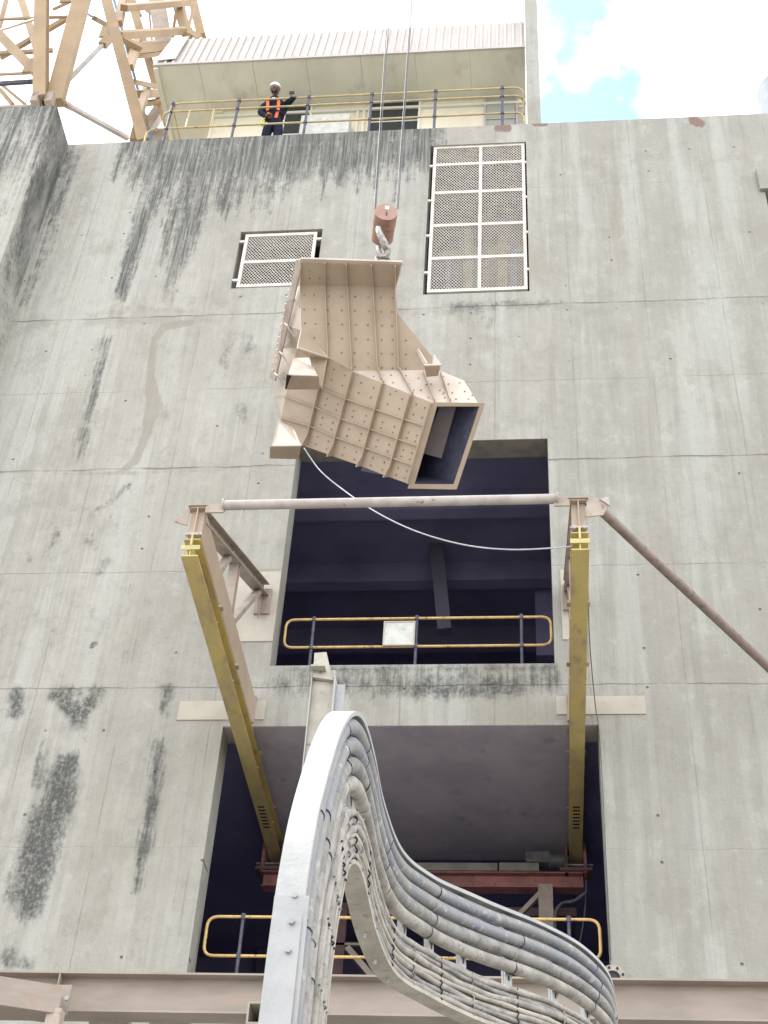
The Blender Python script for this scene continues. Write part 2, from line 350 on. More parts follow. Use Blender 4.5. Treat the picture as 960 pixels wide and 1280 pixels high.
def rounded(pts, r=.12, n=6):                                            # round the inner corners of a polyline
    pts = [Vector(p) for p in pts]; o = [pts[0]]
    for a, b, c in zip(pts, pts[1:], pts[2:]):
        u = (a - b).normalized(); v = (c - b).normalized(); p0, p1 = b + u * r, b + v * r
        for k in range(n + 1):
            t = k / n; o.append(p0 * (1 - t) ** 2 + b * 2 * t * (1 - t) + p1 * t * t)
    o.append(pts[-1]); return o

# ------------------------------------------------------------------ the concrete building
ZT = 25.32
UP = (-3.45, .325, 12.90, 17.03); LO = (-3.96, .84, 8.45, 11.945); WI = (-1.66, .11, 20.46, 24.75); SM = (-4.955, -3.49, 20.79, 22.355)
RO = (4.22, 4.9, 21.2, 22.93)
HOLES = [UP, LO, WI, SM, RO]
Qt = RM @ np.eye(3)
def projn(X, Y, Z):
    d = np.stack([X - CAMP[0], Y - CAMP[1], Z - CAMP[2]], -1) @ RM
    return CU + d[..., 0] / -d[..., 2] * F, CV - d[..., 1] / -d[..., 2] * F
def seg_d(u, v, a, b):
    ax, ay = a; bx, by = b; dx, dy = bx - ax, by - ay; t = np.clip(((u - ax) * dx + (v - ay) * dy) / (dx * dx + dy * dy + 1e-9), 0, 1)
    return np.hypot(u - ax - t * dx, v - ay - t * dy), t
def stains(X, Z, Y):
    u, v = projn(X, np.full_like(X, Y), Z)
    R_ = np.zeros_like(u); G_ = np.zeros_like(u); B_ = np.zeros_like(u); A_ = np.zeros_like(u)
    def st(ch, pts, w, k=1.0, taper=None):
        best = np.zeros_like(u)
        for i, (a, b) in enumerate(zip(pts, pts[1:])):
            d, t = seg_d(u, v, a, b); w0 = w[i] if isinstance(w, (list, tuple)) else w; w1 = w[i + 1] if isinstance(w, (list, tuple)) else w
            ww = w0 + (w1 - w0) * t; best = np.maximum(best, np.clip(1.25 - d / ww, 0, 1) * k)
        np.maximum(ch, best, out=ch)
    # dark weathering under the parapet
    st(R_, [(165, 182), (545, 164)], [20, 17], .85)
    st(R_, [(190, 205), (535, 185)], [44, 36], .8)
    st(R_, [(215, 230), (330, 225)], [56, 46], .45)
    st(R_, [(200, 185), (190, 240), (170, 300), (150, 365)], [26, 22, 17, 12], .72)
    st(R_, [(255, 180), (240, 250), (222, 320)], [40, 30, 18], .78); st(R_, [(222, 190), (214, 250), (200, 330)], [14, 10, 7], .62)
    st(R_, [(300, 175), (276, 255)], [32, 18], .7); st(R_, [(216, 330), (210, 372)], [12, 10], .6)
    for x_, y_, w_, k_ in ((158, 225, 10, .6), (332, 240, 14, .62), (360, 225, 12, .6), (388, 220, 18, .66), (412, 250, 8, .6), (430, 225, 18, .66), (452, 240, 8, .6), (474, 232, 12, .64), (496, 250, 7, .58), (514, 225, 12, .62), (530, 200, 10, .6)):
        st(R_, [(x_, 170), (x_ - (620 - x_) * .035, y_)], [w_, w_ * .55], k_)
    st(R_, [(86, 195), (60, 300), (30, 380)], [16, 10, 6], .5)
    st(R_, [(133, 425), (116, 500), (108, 525)], [9, 9, 6], .6); st(R_, [(103, 540), (99, 572)], [11, 7], .66)
    # patchy growth: A is the isotropic channel
    st(A_, [(285, 425), (280, 455)], [16, 10], .42); st(A_, [(312, 425), (305, 455)], [14, 9], .42); st(A_, [(300, 510), (306, 525)], [14, 9], .45)
    st(A_, [(560, 385), (700, 378)], [12, 8], .42); st(A_, [(570, 385), (610, 400)], [16, 16], .36)
    st(A_, [(350, 860), (690, 852)], [22, 20], .5); st(A_, [(520, 862), (650, 858)], [20, 20], .62); st(A_, [(300, 862), (380, 845)], [8, 12], .42); st(A_, [(360, 838), (690, 834)], [8, 8], .5)
    st(R_, [(360, 850), (690, 846)], [24, 22], .38)
    st(A_, [(72, 866), (122, 864)], [13, 13], .62); st(A_, [(70, 868), (98, 895)], [14, 20], .78); st(A_, [(100, 892), (122, 866)], [20, 14], .75); st(A_, [(20, 890), (22, 868)], [15, 13], .7); st(A_, [(209, 862), (205, 892)], [12, 10], .66)
    st(A_, [(84, 955), (66, 1010), (48, 1060), (34, 1125)], [24, 34, 40, 32], .80); st(R_, [(80, 950), (34, 1125)], [20, 26], .45); st(A_, [(56, 925), (45, 985)], [10, 10], .5)
    st(A_, [(202, 930), (180, 1065)], [13, 11], .58); st(R_, [(202, 930), (172, 1110)], [10, 9], .5); st(A_, [(14, 1198), (32, 1206)], [22, 18], .6)
    st(A_, [(70, 668), (64, 682)], [10, 9], .5); st(A_, [(112, 676), (118, 686)], [8, 8], .5); st(A_, [(133, 698), (123, 716)], [12, 8], .5); st(A_, [(119, 805), (116, 805)], [4, 4], .95)
    st(A_, [(150, 640), (20, 700)], [50, 50], .2); st(A_, [(0, 800), (150, 780)], [50, 60], .2); st(A_, [(50, 1180), (180, 1190)], [50, 40], .16); st(A_, [(120, 640), (162, 606)], [7, 6], .4)
    # sand coloured repair runs
    st(G_, [(240, 403), (205, 408), (193, 425), (187, 470), (192, 500), (184, 540), (170, 575), (150, 590)], [5, 7, 6, 8, 14, 9, 7, 4], .82)
    st(G_, [(190, 492), (205, 520)], [16, 13], .55); st(G_, [(110, 395), (170, 385), (250, 390)], [10, 12, 6], .45); st(G_, [(0, 590), (170, 592), (340, 582)], [5, 6, 4], .5)
    st(G_, [(40, 330), (80, 300)], [50, 50], .32); st(G_, [(360, 410), (300, 500)], [50, 60], .25)
    st(G_, [(760, 180), (770, 340)], [34, 26], .45); st(G_, [(690, 395), (690, 500)], [10, 12], .45); st(G_, [(580, 395), (620, 440)], [24, 20], .4)
    # reddish paint patches at the parapet
    for (a, b, w_) in (((622, 160), (636, 160), 6), ((669, 155), (682, 155), 4), ((866, 150), (876, 154), 7)): st(B_, [a, b], w_, 1.)
    return R_, G_, B_, A_
def grid_wall(name, x0, x1, z0, z1, Y, holes, parent, step=.075, zf=7.6, x_side=None):
    def lines(a, b, extra, st_):
        e = sorted({round(q, 4) for q in extra if a < q < b} | {a, b}); o = []
        for p, q in zip(e, e[1:]):
            n = max(1, int(round((q - p) / st_))); o += [p + (q - p) * k / n for k in range(n)]
        return o + [b]
    xs = lines(x0, x1, [h[0] for h in holes] + [h[1] for h in holes], step)
    zs = ([z0] if z0 < zf else []) + lines(max(z0, zf), z1, [h[2] for h in holes] + [h[3] for h in holes], step)
    X, Z = np.meshgrid(np.array(xs), np.array(zs)); nx, nz = len(xs), len(zs)
    V = [(X[j, i], Y, Z[j, i]) for j in range(nz) for i in range(nx)]
    Fc = []
    for j in range(nz - 1):
        zc = (zs[j] + zs[j + 1]) / 2
        for i in range(nx - 1):
            xc = (xs[i] + xs[i + 1]) / 2
            if any(h[0] < xc < h[1] and h[2] < zc < h[3] for h in holes): continue
            Fc.append((j * nx + i, j * nx + i + 1, (j + 1) * nx + i + 1, (j + 1) * nx + i))
    R_, G_, B_, A_ = stains(X, Z, Y); C_ = np.stack([R_.ravel(), G_.ravel(), B_.ravel(), A_.ravel()], -1)
    th = .39
    def quad(a, b, c, d):
        n = len(V); V.extend([a, b, c, d]); Fc.append((n, n + 1, n + 2, n + 3)); return
    for hx0, hx1, hz0, hz1 in holes:
        t = th
        quad((hx0, Y, hz0), (hx0, Y, hz1), (hx0, Y + t, hz1), (hx0, Y + t, hz0)); quad((hx1, Y, hz1), (hx1, Y, hz0), (hx1, Y + t, hz0), (hx1, Y + t, hz1))
        quad((hx0, Y, hz1), (hx1, Y, hz1), (hx1, Y + t, hz1), (hx0, Y + t, hz1)); quad((hx1, Y, hz0), (hx0, Y, hz0), (hx0, Y + t, hz0), (hx1, Y + t, hz0))
    # back face (coarse cells), top, sides
    bx = sorted({x0, x1} | {h[k] for h in holes for k in (0, 1)}); bz = sorted({z0, z1} | {h[k] for h in holes for k in (2, 3)})
    for p, q in zip(bx, bx[1:]):
        for r, s in zip(bz, bz[1:]):
            if any(h[0] < (p + q) / 2 < h[1] and h[2] < (r + s) / 2 < h[3] for h in holes): continue
            quad((q, Y + th, r), (p, Y + th, r), (p, Y + th, s), (q, Y + th, s))
    quad((x0, Y, z1), (x1, Y, z1), (x1, Y + th, z1), (x0, Y + th, z1)); quad((x0, Y + th, z0), (x0, Y, z0), (x0, Y, z1), (x0, Y + th, z1)); quad((x1, Y, z0), (x1, Y + th, z0), (x1, Y + th, z1), (x1, Y, z1))
    o0 = wloc(parent); me = bpy.data.meshes.new(name)
    me.from_pydata([(a - o0.x, b - o0.y, c - o0.z) for a, b, c in V], [], Fc); me.materials.append(M['concrete'])
    ca = me.color_attributes.new('stain', 'FLOAT_COLOR', 'POINT'); full = np.zeros((len(V), 4)); full[:len(C_)] = C_
    ca.data.foreach_set('color', full.ravel())
    o = bpy.data.objects.new(name, me); COL.objects.link(o); o.parent = parent; return o

g = MB().add([(-400, -400, 0), (400, -400, 0), (400, 400, 0), (-400, 400, 0)], [(0, 1, 2, 3)]).build('ground', 'ground'); tag(g, kind='structure')

B = thing('concrete_building', 'tall weathered grey concrete building with large dark openings', 'building', (-2, D, 0))
wall = grid_wall('wall', -8.687, 7.5, 0, ZT, D, HOLES, B)
# left pier standing proud of the wall
PR = 14.72
pier = MB()
V = []
def pier_mesh():
    xs = np.linspace(-14, -8.687, 72); zs = np.concatenate([[0], np.linspace(9, ZT - .02, 220)]); X, Z = np.meshgrid(xs, zs); nx, nz = len(xs), len(zs)
    V = [(X[j, i], PR, Z[j, i]) for j in range(nz) for i in range(nx)]; Fc = [(j * nx + i, j * nx + i + 1, (j + 1) * nx + i + 1, (j + 1) * nx + i) for j in range(nz - 1) for i in range(nx - 1)]
    ys = np.linspace(PR, D, 14); Ys, Zs = np.meshgrid(ys, zs); n0 = len(V)
    V += [(-8.687, Ys[j, i], Zs[j, i]) for j in range(nz) for i in range(14)]; Fc += [(n0 + j * 14 + i, n0 + j * 14 + i + 1, n0 + (j + 1) * 14 + i + 1, n0 + (j + 1) * 14 + i) for j in range(nz - 1) for i in range(13)]
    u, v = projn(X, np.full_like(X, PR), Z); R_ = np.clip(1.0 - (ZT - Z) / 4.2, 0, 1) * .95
    strip = np.zeros_like(R_)
    for a, b, w_, k in (((25, 140), (-20, 260), 11, .8), ((68, 150), (55, 200), 7, .9), ((50, 135), (20, 200), 8, .5)):
        d, t = seg_d(u, v, a, b); strip = np.maximum(strip, np.clip(1.2 - d / w_, 0, 1) * k)
    R_ = np.maximum(R_ * .8, strip)
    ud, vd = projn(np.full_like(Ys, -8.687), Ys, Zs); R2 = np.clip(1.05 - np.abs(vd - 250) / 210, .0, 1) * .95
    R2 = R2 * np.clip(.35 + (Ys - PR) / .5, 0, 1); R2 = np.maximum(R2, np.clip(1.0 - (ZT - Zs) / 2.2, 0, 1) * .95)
    full = np.zeros((len(V) + 4, 4)); full[:R_.size, 0] = R_.ravel(); full[n0:n0 + R2.size, 0] = R2.ravel()
    n = len(V); V += [(-14, PR, ZT - .02), (-8.687, PR, ZT - .02), (-8.687, D + .39, ZT - .02), (-14, D + .39, ZT - .02)]; Fc.append((n, n + 1, n + 2, n + 3))
    o0 = wloc(B); me = bpy.data.meshes.new('pier'); me.from_pydata([(a - o0.x, b - o0.y, c - o0.z) for a, b, c in V], [], Fc); me.materials.append(M['concrete'])
    ca = me.color_attributes.new('stain', 'FLOAT_COLOR', 'POINT'); ca.data.foreach_set('color', full.ravel())
    o = bpy.data.objects.new('pier', me); COL.objects.link(o); o.parent = B
pier_mesh()
# small ledge block at the right edge with its dark recess
MB().box((4.13, D - .07, 22.93), (5.6, D - .003, 23.52)).build('ledge', 'concrete', B, .01)
MB().box((4.22, D + .39, 21.2), (5.0, D + .45, 23)).build('recess_back', 'dark', B)  # dark plate: shade inside the recess put into its colour
# interior: floors, dark walls, soffit
iy0 = D + .39
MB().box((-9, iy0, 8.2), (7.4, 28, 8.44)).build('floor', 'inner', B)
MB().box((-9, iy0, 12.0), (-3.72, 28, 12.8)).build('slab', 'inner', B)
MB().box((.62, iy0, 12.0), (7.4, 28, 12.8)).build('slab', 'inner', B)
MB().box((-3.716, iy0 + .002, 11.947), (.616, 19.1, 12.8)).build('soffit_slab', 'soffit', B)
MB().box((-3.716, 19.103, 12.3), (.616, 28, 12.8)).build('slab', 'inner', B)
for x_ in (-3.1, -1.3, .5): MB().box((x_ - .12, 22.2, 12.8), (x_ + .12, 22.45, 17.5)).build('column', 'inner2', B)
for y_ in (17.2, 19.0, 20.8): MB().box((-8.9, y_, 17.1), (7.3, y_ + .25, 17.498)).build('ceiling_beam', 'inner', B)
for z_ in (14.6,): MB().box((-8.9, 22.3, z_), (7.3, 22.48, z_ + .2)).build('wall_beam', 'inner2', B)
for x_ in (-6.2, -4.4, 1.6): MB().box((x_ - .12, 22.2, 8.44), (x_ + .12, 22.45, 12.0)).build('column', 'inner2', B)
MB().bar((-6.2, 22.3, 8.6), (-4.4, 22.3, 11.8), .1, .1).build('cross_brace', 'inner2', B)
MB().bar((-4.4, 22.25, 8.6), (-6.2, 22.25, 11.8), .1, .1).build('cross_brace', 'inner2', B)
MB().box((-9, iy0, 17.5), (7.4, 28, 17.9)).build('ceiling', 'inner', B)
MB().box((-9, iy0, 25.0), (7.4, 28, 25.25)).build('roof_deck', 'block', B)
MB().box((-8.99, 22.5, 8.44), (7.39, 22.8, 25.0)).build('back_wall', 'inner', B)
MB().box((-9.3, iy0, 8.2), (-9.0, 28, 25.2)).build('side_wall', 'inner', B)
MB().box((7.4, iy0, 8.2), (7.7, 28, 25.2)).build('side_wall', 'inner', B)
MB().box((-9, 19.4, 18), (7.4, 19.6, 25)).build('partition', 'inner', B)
# sheets under the lintels carrying shade and haze as colour; inner columns
MB().box((LO[0] + .004, D + .006, LO[3] - .006), (LO[1] - .004, iy0, LO[3] - .002)).build('lintel_tint_sheet', 'soffit', B)
MB().box((UP[0] + .004, D + .006, UP[3] - .006), (UP[1] - .004, iy0, UP[3] - .002)).build('lintel_tint_sheet', 'block', B)
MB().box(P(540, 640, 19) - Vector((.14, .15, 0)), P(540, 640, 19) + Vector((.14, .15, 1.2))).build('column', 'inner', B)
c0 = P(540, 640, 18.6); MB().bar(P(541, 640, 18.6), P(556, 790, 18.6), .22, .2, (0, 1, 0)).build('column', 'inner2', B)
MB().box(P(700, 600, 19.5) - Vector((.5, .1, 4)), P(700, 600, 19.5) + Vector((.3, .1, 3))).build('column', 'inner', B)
# grout pads the brackets sit on
for a, b in (((225, 877), (330, 900)), ((695, 871), (808, 893)), ((300, 716), (341, 802)), ((700, 713), (712, 800))):
    p, q = P(*a), P(*b); MB().box((p.x, D - .014, p.z), (q.x, D - .002, q.z)).build('grout_pad', 'cream', B, .004)
# concrete column rising at the right end of the cabin
x0, x1 = P(659.6, 153).x, P(676.5, 152).x
MB().box((x0, D + .012, ZT), (x1, D + .5, 33)).build('column', 'concrete', B, .01)

# ------------------------------------------------------------------ window guards
def guard(label, tl, tr, bl, br, op, bars_h, mid, Y=D + .05):
    x0, x1, z0, z1 = op
    t = thing('window_guard', label, 'window guard', ((x0 + x1) / 2, Y, z0), 'mesh guards over the wall windows')
    TL, TR, BL, BR = (P(*q, Y) for q in (tl, tr, bl, br)); bw = .055
    L_, R_ = (TL.x + BL.x) / 2, (TR.x + BR.x) / 2; T_, B_ = (TL.z + TR.z) / 2, (BL.z + BR.z) / 2
    y0, y1 = Y - .02, Y + .02
    for a, b in (((L_, y0, B_), (L_ + bw, y1, T_)), ((R_ - bw, y0, B_), (R_, y1, T_))): MB().box(a, b).build('frame_bar', 'guard', t)
    for a, b in (((L_ + bw, y0, T_ - bw * 1.3), (R_ - bw, y1, T_)), ((L_ + bw, y0, B_), (R_ - bw, y1, B_ + bw * 1.3))): MB().box(a, b).build('frame_bar', 'guard', t)
    if mid:
        xm = P(mid, (tl[1] + bl[1]) / 2, Y).x; MB().box((xm - .028, y0 - .004, B_ + .07), (xm + .028, y1 + .004, T_ - .07)).build('frame_bar', 'guard', t)
    for v in bars_h:
        z = P((tl[0] + tr[0]) / 2, v, Y).z; MB().box((L_ + bw, y0 - .001, z - .035), (R_ - bw, y1 - .003, z + .035)).build('crossbar', 'guard', t)
    # diamond mesh
    m = MB(); dx, dz = .056, .080; s = dz / dx; W, H = R_ - L_, T_ - B_; yy = Y + .004
    n = int((W * s + H) / dz) + 2
    for k in range(-n, n):
        for sg in (1, -1):
            # z = B_ + k*dz + sg*s*(x-L_)
            c = B_ + k * dz + (0 if sg > 0 else W * s) * (1 if sg < 0 else 0)
            f = lambda x: B_ + k * dz + s * (x - L_) if sg > 0 else B_ + k * dz + s * (R_ - x)
            inv = lambda z: L_ + (z - B_ - k * dz) / s if sg > 0 else R_ - (z - B_ - k * dz) / s
            xa, xb = sorted((inv(B_), inv(T_))); xa, xb = max(xa, L_ + .01), min(xb, R_ - .01)
            if xb - xa < .02: continue
            yo = .004 * sg
            m.bar((xa, yy + yo, f(xa)), (xb, yy + yo, f(xb)), .0085, .006, (0, 1, 0))
    tag(m.build('mesh', 'guard', t), kind='stuff')
    for zf in (.12, .36, .6, .85):
        if H < 2.5 and zf in (.36, .6): continue
        z = B_ + H * zf
        MB().box((x0 - .03, y0 - .02, z - .025), (L_ + .01, y1 - .028, z + .025)).build('lug', 'guard', t)
        MB().box((R_ - .01, y0 - .02, z - .025), (x1 + .03, y1 - .028, z + .025)).build('lug', 'guard', t)
guard('tall two column mesh guard over the high window right of the hook', (543, 184), (656, 180), (533, 366), (659, 363), WI, (205, 240, 281, 322), 600)
guard('small wide mesh guard over the window left of the hook, partly behind the chute', (306, 294), (397, 291), (297, 360), (388, 357), SM, (327,), None)
# pipework seen behind the tall guard
for u, v0, v1, mt, r in ((560, 320, 362, 'blue', .05), (642, 310, 362, 'blue', .06), (585, 290, 362, 'olive', .09), (628, 300, 362, 'olive', .09), (606, 310, 362, 'machine', .07)):
    o = MB().tube([P(u, v1 + 8, D + 1.3), P(u, v0, D + 1.3)], r).build('pipe', mt)
    lab = {'blue': 'blue vertical pipe behind the tall mesh guard, ', 'olive': 'olive pipe behind the tall mesh guard, ', 'machine': 'dark grey pipe behind the middle bar of the tall mesh guard'}[mt]
    tag(o, lab + ({560: 'near its left side', 642: 'near its right side', 585: 'left of its middle bar', 628: 'right of its middle bar', 606: ''}[u]), 'pipe', 'pipes behind the tall guard')
p = P(600, 330, D + 1.6); tag(MB().bar(P(548, 322, D + 1.5), P(652, 314, D + 1.5), .15, .22).build('duct', 'olive'), 'horizontal olive duct behind the tall mesh guard', 'duct')

# ------------------------------------------------------------------ cabin on the roof
EY = D + .12
e0, e1 = P(192, 84, EY), P(658, 58, EY); ez = (e0.z + e1.z) / 2 + .02
CB = thing('roof_cabin', 'cream cabin on the roof under a wide ribbed sheet eave', 'cabin', (-3, EY + 1.5, 25.3))
wy = D + 1.25
top0, top1 = P(205, 50, EY + .35), P(658, 28, EY + .35)
zt = (top0.z + top1.z) / 2
xl, xr = e0.x, x0 - .01
# sloping fascia sheet with ribs
fs = MB().poly([(xl, EY, ez), (xr, EY, ez), (xr, EY + .35, zt), (xl + .12, EY + .35, zt)], .02).build('fascia_sheet', 'sheet', CB)
ribm = None
for k in range(46):
    x = xl + .22 + k * ((xr - xl - .3) / 45.0)
    if ribm is None:
        base = Vector((x, EY, ez)); o = MB().bar((x, EY - .012, ez + .01), (x, EY + .338, zt + .015), .05, .03, (0, -1, .3)).build('rib', 'sheet', CB); ribm = (o, x)
    else:
        o = ribm[0].copy(); COL.objects.link(o); o.parent = CB; o.location = (x - ribm[1], 0, 0)
MB().box((xl - .01, EY - .045, ez - .06), (xr, EY - .014, ez + .004)).build('gutter', 'sheet', CB)
MB().poly([(xl + .13, EY + .36, zt + .01), (xr, EY + .36, zt + .01), (xr, EY + 5, zt + .5), (xl + .13, EY + 5, zt + .5)], .03, (0, 0, 1)).build('roof_sheet', 'sheet', CB)
MB().poly([(xl - .004, EY - .01, ez + .18), (xl + .42, EY - .02, ez + .2), (xl + .45, EY + .3, zt + .03), (xl + .1, EY + .3, zt + .03)], .015).build('corner_flashing', 'sheet', CB)
# soffit in panels
xs = [xl, P(253, 120, EY).x - 0.02]
n = 7; edges = [xl + .004, -6.55] + [-6.55 + (xr + 6.55) * k / 6 for k in range(1, 7)]
for a, b in zip(edges, edges[1:]): MB().box((a + .004, EY + .01, ez - .03), (b - .004, EY + 3.2, ez)).build('soffit_panel', 'soffit_sheet', CB)
MB().box((xl, EY + .01, ez - .12), (xl + .09, EY + 3.2, ez - .034)).build('edge_trim', 'soffit_sheet', CB)
wx0 = P(268, 150, wy).x
MB().box((wx0, wy, 25.25), (xr, wy + .08, ez - .034)).build('wall', 'cabin', CB)
MB().box((wx0 - .06, wy - .02, 25.25), (wx0, wy + 2.2, ez - .034)).build('corner_post', 'cabin', CB)
MB().box((xl, wy + 2.1, 25.25), (wx0 - .064, wy + 2.2, ez - .036)).build('rear_wall', 'soffit_sheet', CB)
MB().box((P(245, 160, wy).x, wy - .03, ez - .12), (P(275, 160, wy).x, wy + 1, ez - .038)).build('beam', 'cabin', CB)
MB().box((wx0 + .003, wy - .05, ez - .30), (xr, wy - .003, ez - .22)).build('wall_trim', 'soffit_sheet', CB)
for u in (447, 455):
    q = P(u, 145, wy); MB().box((q.x - .03, wy - .04, 25.25), (q.x + .03, wy - .003, ez - .302)).build('wall_post', 'cabin', CB)
def win(u0, v0, u1, v1, glass, split=True, fr='white'):
    a, b = P(u0, v0, wy), P(u1, v1, wy); z0, z1 = b.z, a.z; X0, X1 = a.x, b.x
    f = MB(); y0, y1 = wy - .045, wy - .003; t = .045
    f.box((X0, y0, z0), (X0 + t, y1, z1)); f.box((X1 - t, y0, z0), (X1, y1, z1)); f.box((X0 + t, y0, z1 - t), (X1 - t, y1, z1)); f.box((X0 + t, y0, z0), (X1 - t, y1, z0 + t))
    o = f.build('window', fr, CB); cuts = [z0 + t] + ([z0 + (z1 - z0) * .38] if split else []) + [z1 - t]
    for p, q in zip(cuts, cuts[1:]): MB().box((X0 + t, wy - .02, p + .012), (X1 - t, wy - .006, q - .012)).build('pane', glass, o)
    if split: MB().box((X0 + t, y0 + .005, cuts[1] - .012), (X1 - t, y1 - .003, cuts[1] + .012)).build('glazing_bar', fr, o)
win(462, 129, 524, 168, 'glass'); win(357, 132, 386, 170, 'glass'); win(605, 121, 648, 168, 'pane', True, 'sheet')
o = [c for c in CB.children if c.name.startswith('window')]
a, b = P(378, 152, wy - .2), P(436, 172, wy - .2)
tag(MB().box((a.x, wy - .35, b.z - .1), (b.x, wy - .05, a.z)).build('white_box', 'worn_white', None, .01), 'low white cabinet on the roof beside the worker', 'cabinet')
tag(MB().box((P(644, 122, wy).x, wy - .02, 25.3), (P(655, 122, wy).x, wy + .0, ez - .4)).build('corner_panel', 'galv_in', CB), None)

# roof railings
def railing(name, label, Y, pts_top, heights, posts, zbase, matr='rail_old', r=.022, rc=.16, group=None, postr=.026):
    loc = Vector(((pts_top[0][0] + pts_top[-1][0]) / 2, Y, zbase)); t = thing(name, label, 'railing', loc, group)
    for p in posts:
        o = MB().tube([(p[0], p[1], zbase), (p[0], p[1], heights[0] + .02)], postr, 8).build('post', 'post', t)
        for h in heights: MB().tube([(p[0], p[1], h - .035), (p[0], p[1], h + .035)], postr * 1.5, 8).build('clamp', 'post', o)
    return t
RY = D + .06
hs = (26.62, 26.30, 25.83)
hs = tuple(P(400, v, RY).z for v in (121, 131, 152))
rl, rr = P(186, 155, RY).x, P(655, 140, RY).x
posts = [(P(u, 150, RY).x, RY) for u in (211, 294, 382, 462, 543, 628)]
t = railing('railing', 'long faded yellow three rail railing with blue posts on the roof parapet', RY, [(rl, 0), (rr, 0)], hs, posts, ZT)
for i, h in enumerate(hs):
    xa = rl + (.36, .2, 0)[i]
    pts = rounded([(xa, RY + 1.3, h), (xa, RY, h), (rr, RY, h), (rr, RY + 1.0, h)], .2)
    if i == 2: pts = rounded([(xa, RY + .03, h - .5), (xa, RY, h), (rr, RY, h), (rr, RY + .03, h - .5)], .2)
    if i == 0: pts = rounded([(xa, RY + 1.3, h), (xa, RY, h), (rr, RY, h), (rr, RY + .2, h - .6)], .2)
    MB().tube(pts, .020, 8).build('rail', 'rail_old', t)
for u in (237, 267):
    q0, q1 = P(u, 140, RY), P(u - 2, 155, RY); MB().tube([(q0.x, RY, hs[1]), (q0.x, RY, hs[2])], .02, 6).build('upright', 'rail_old', t)
q = P(198, 152, RY + .9); MB().tube([(q.x, RY + .9, ZT - .05), (q.x + .12, RY + .9, hs[0])], .026, 8).build('post', 'post', t)

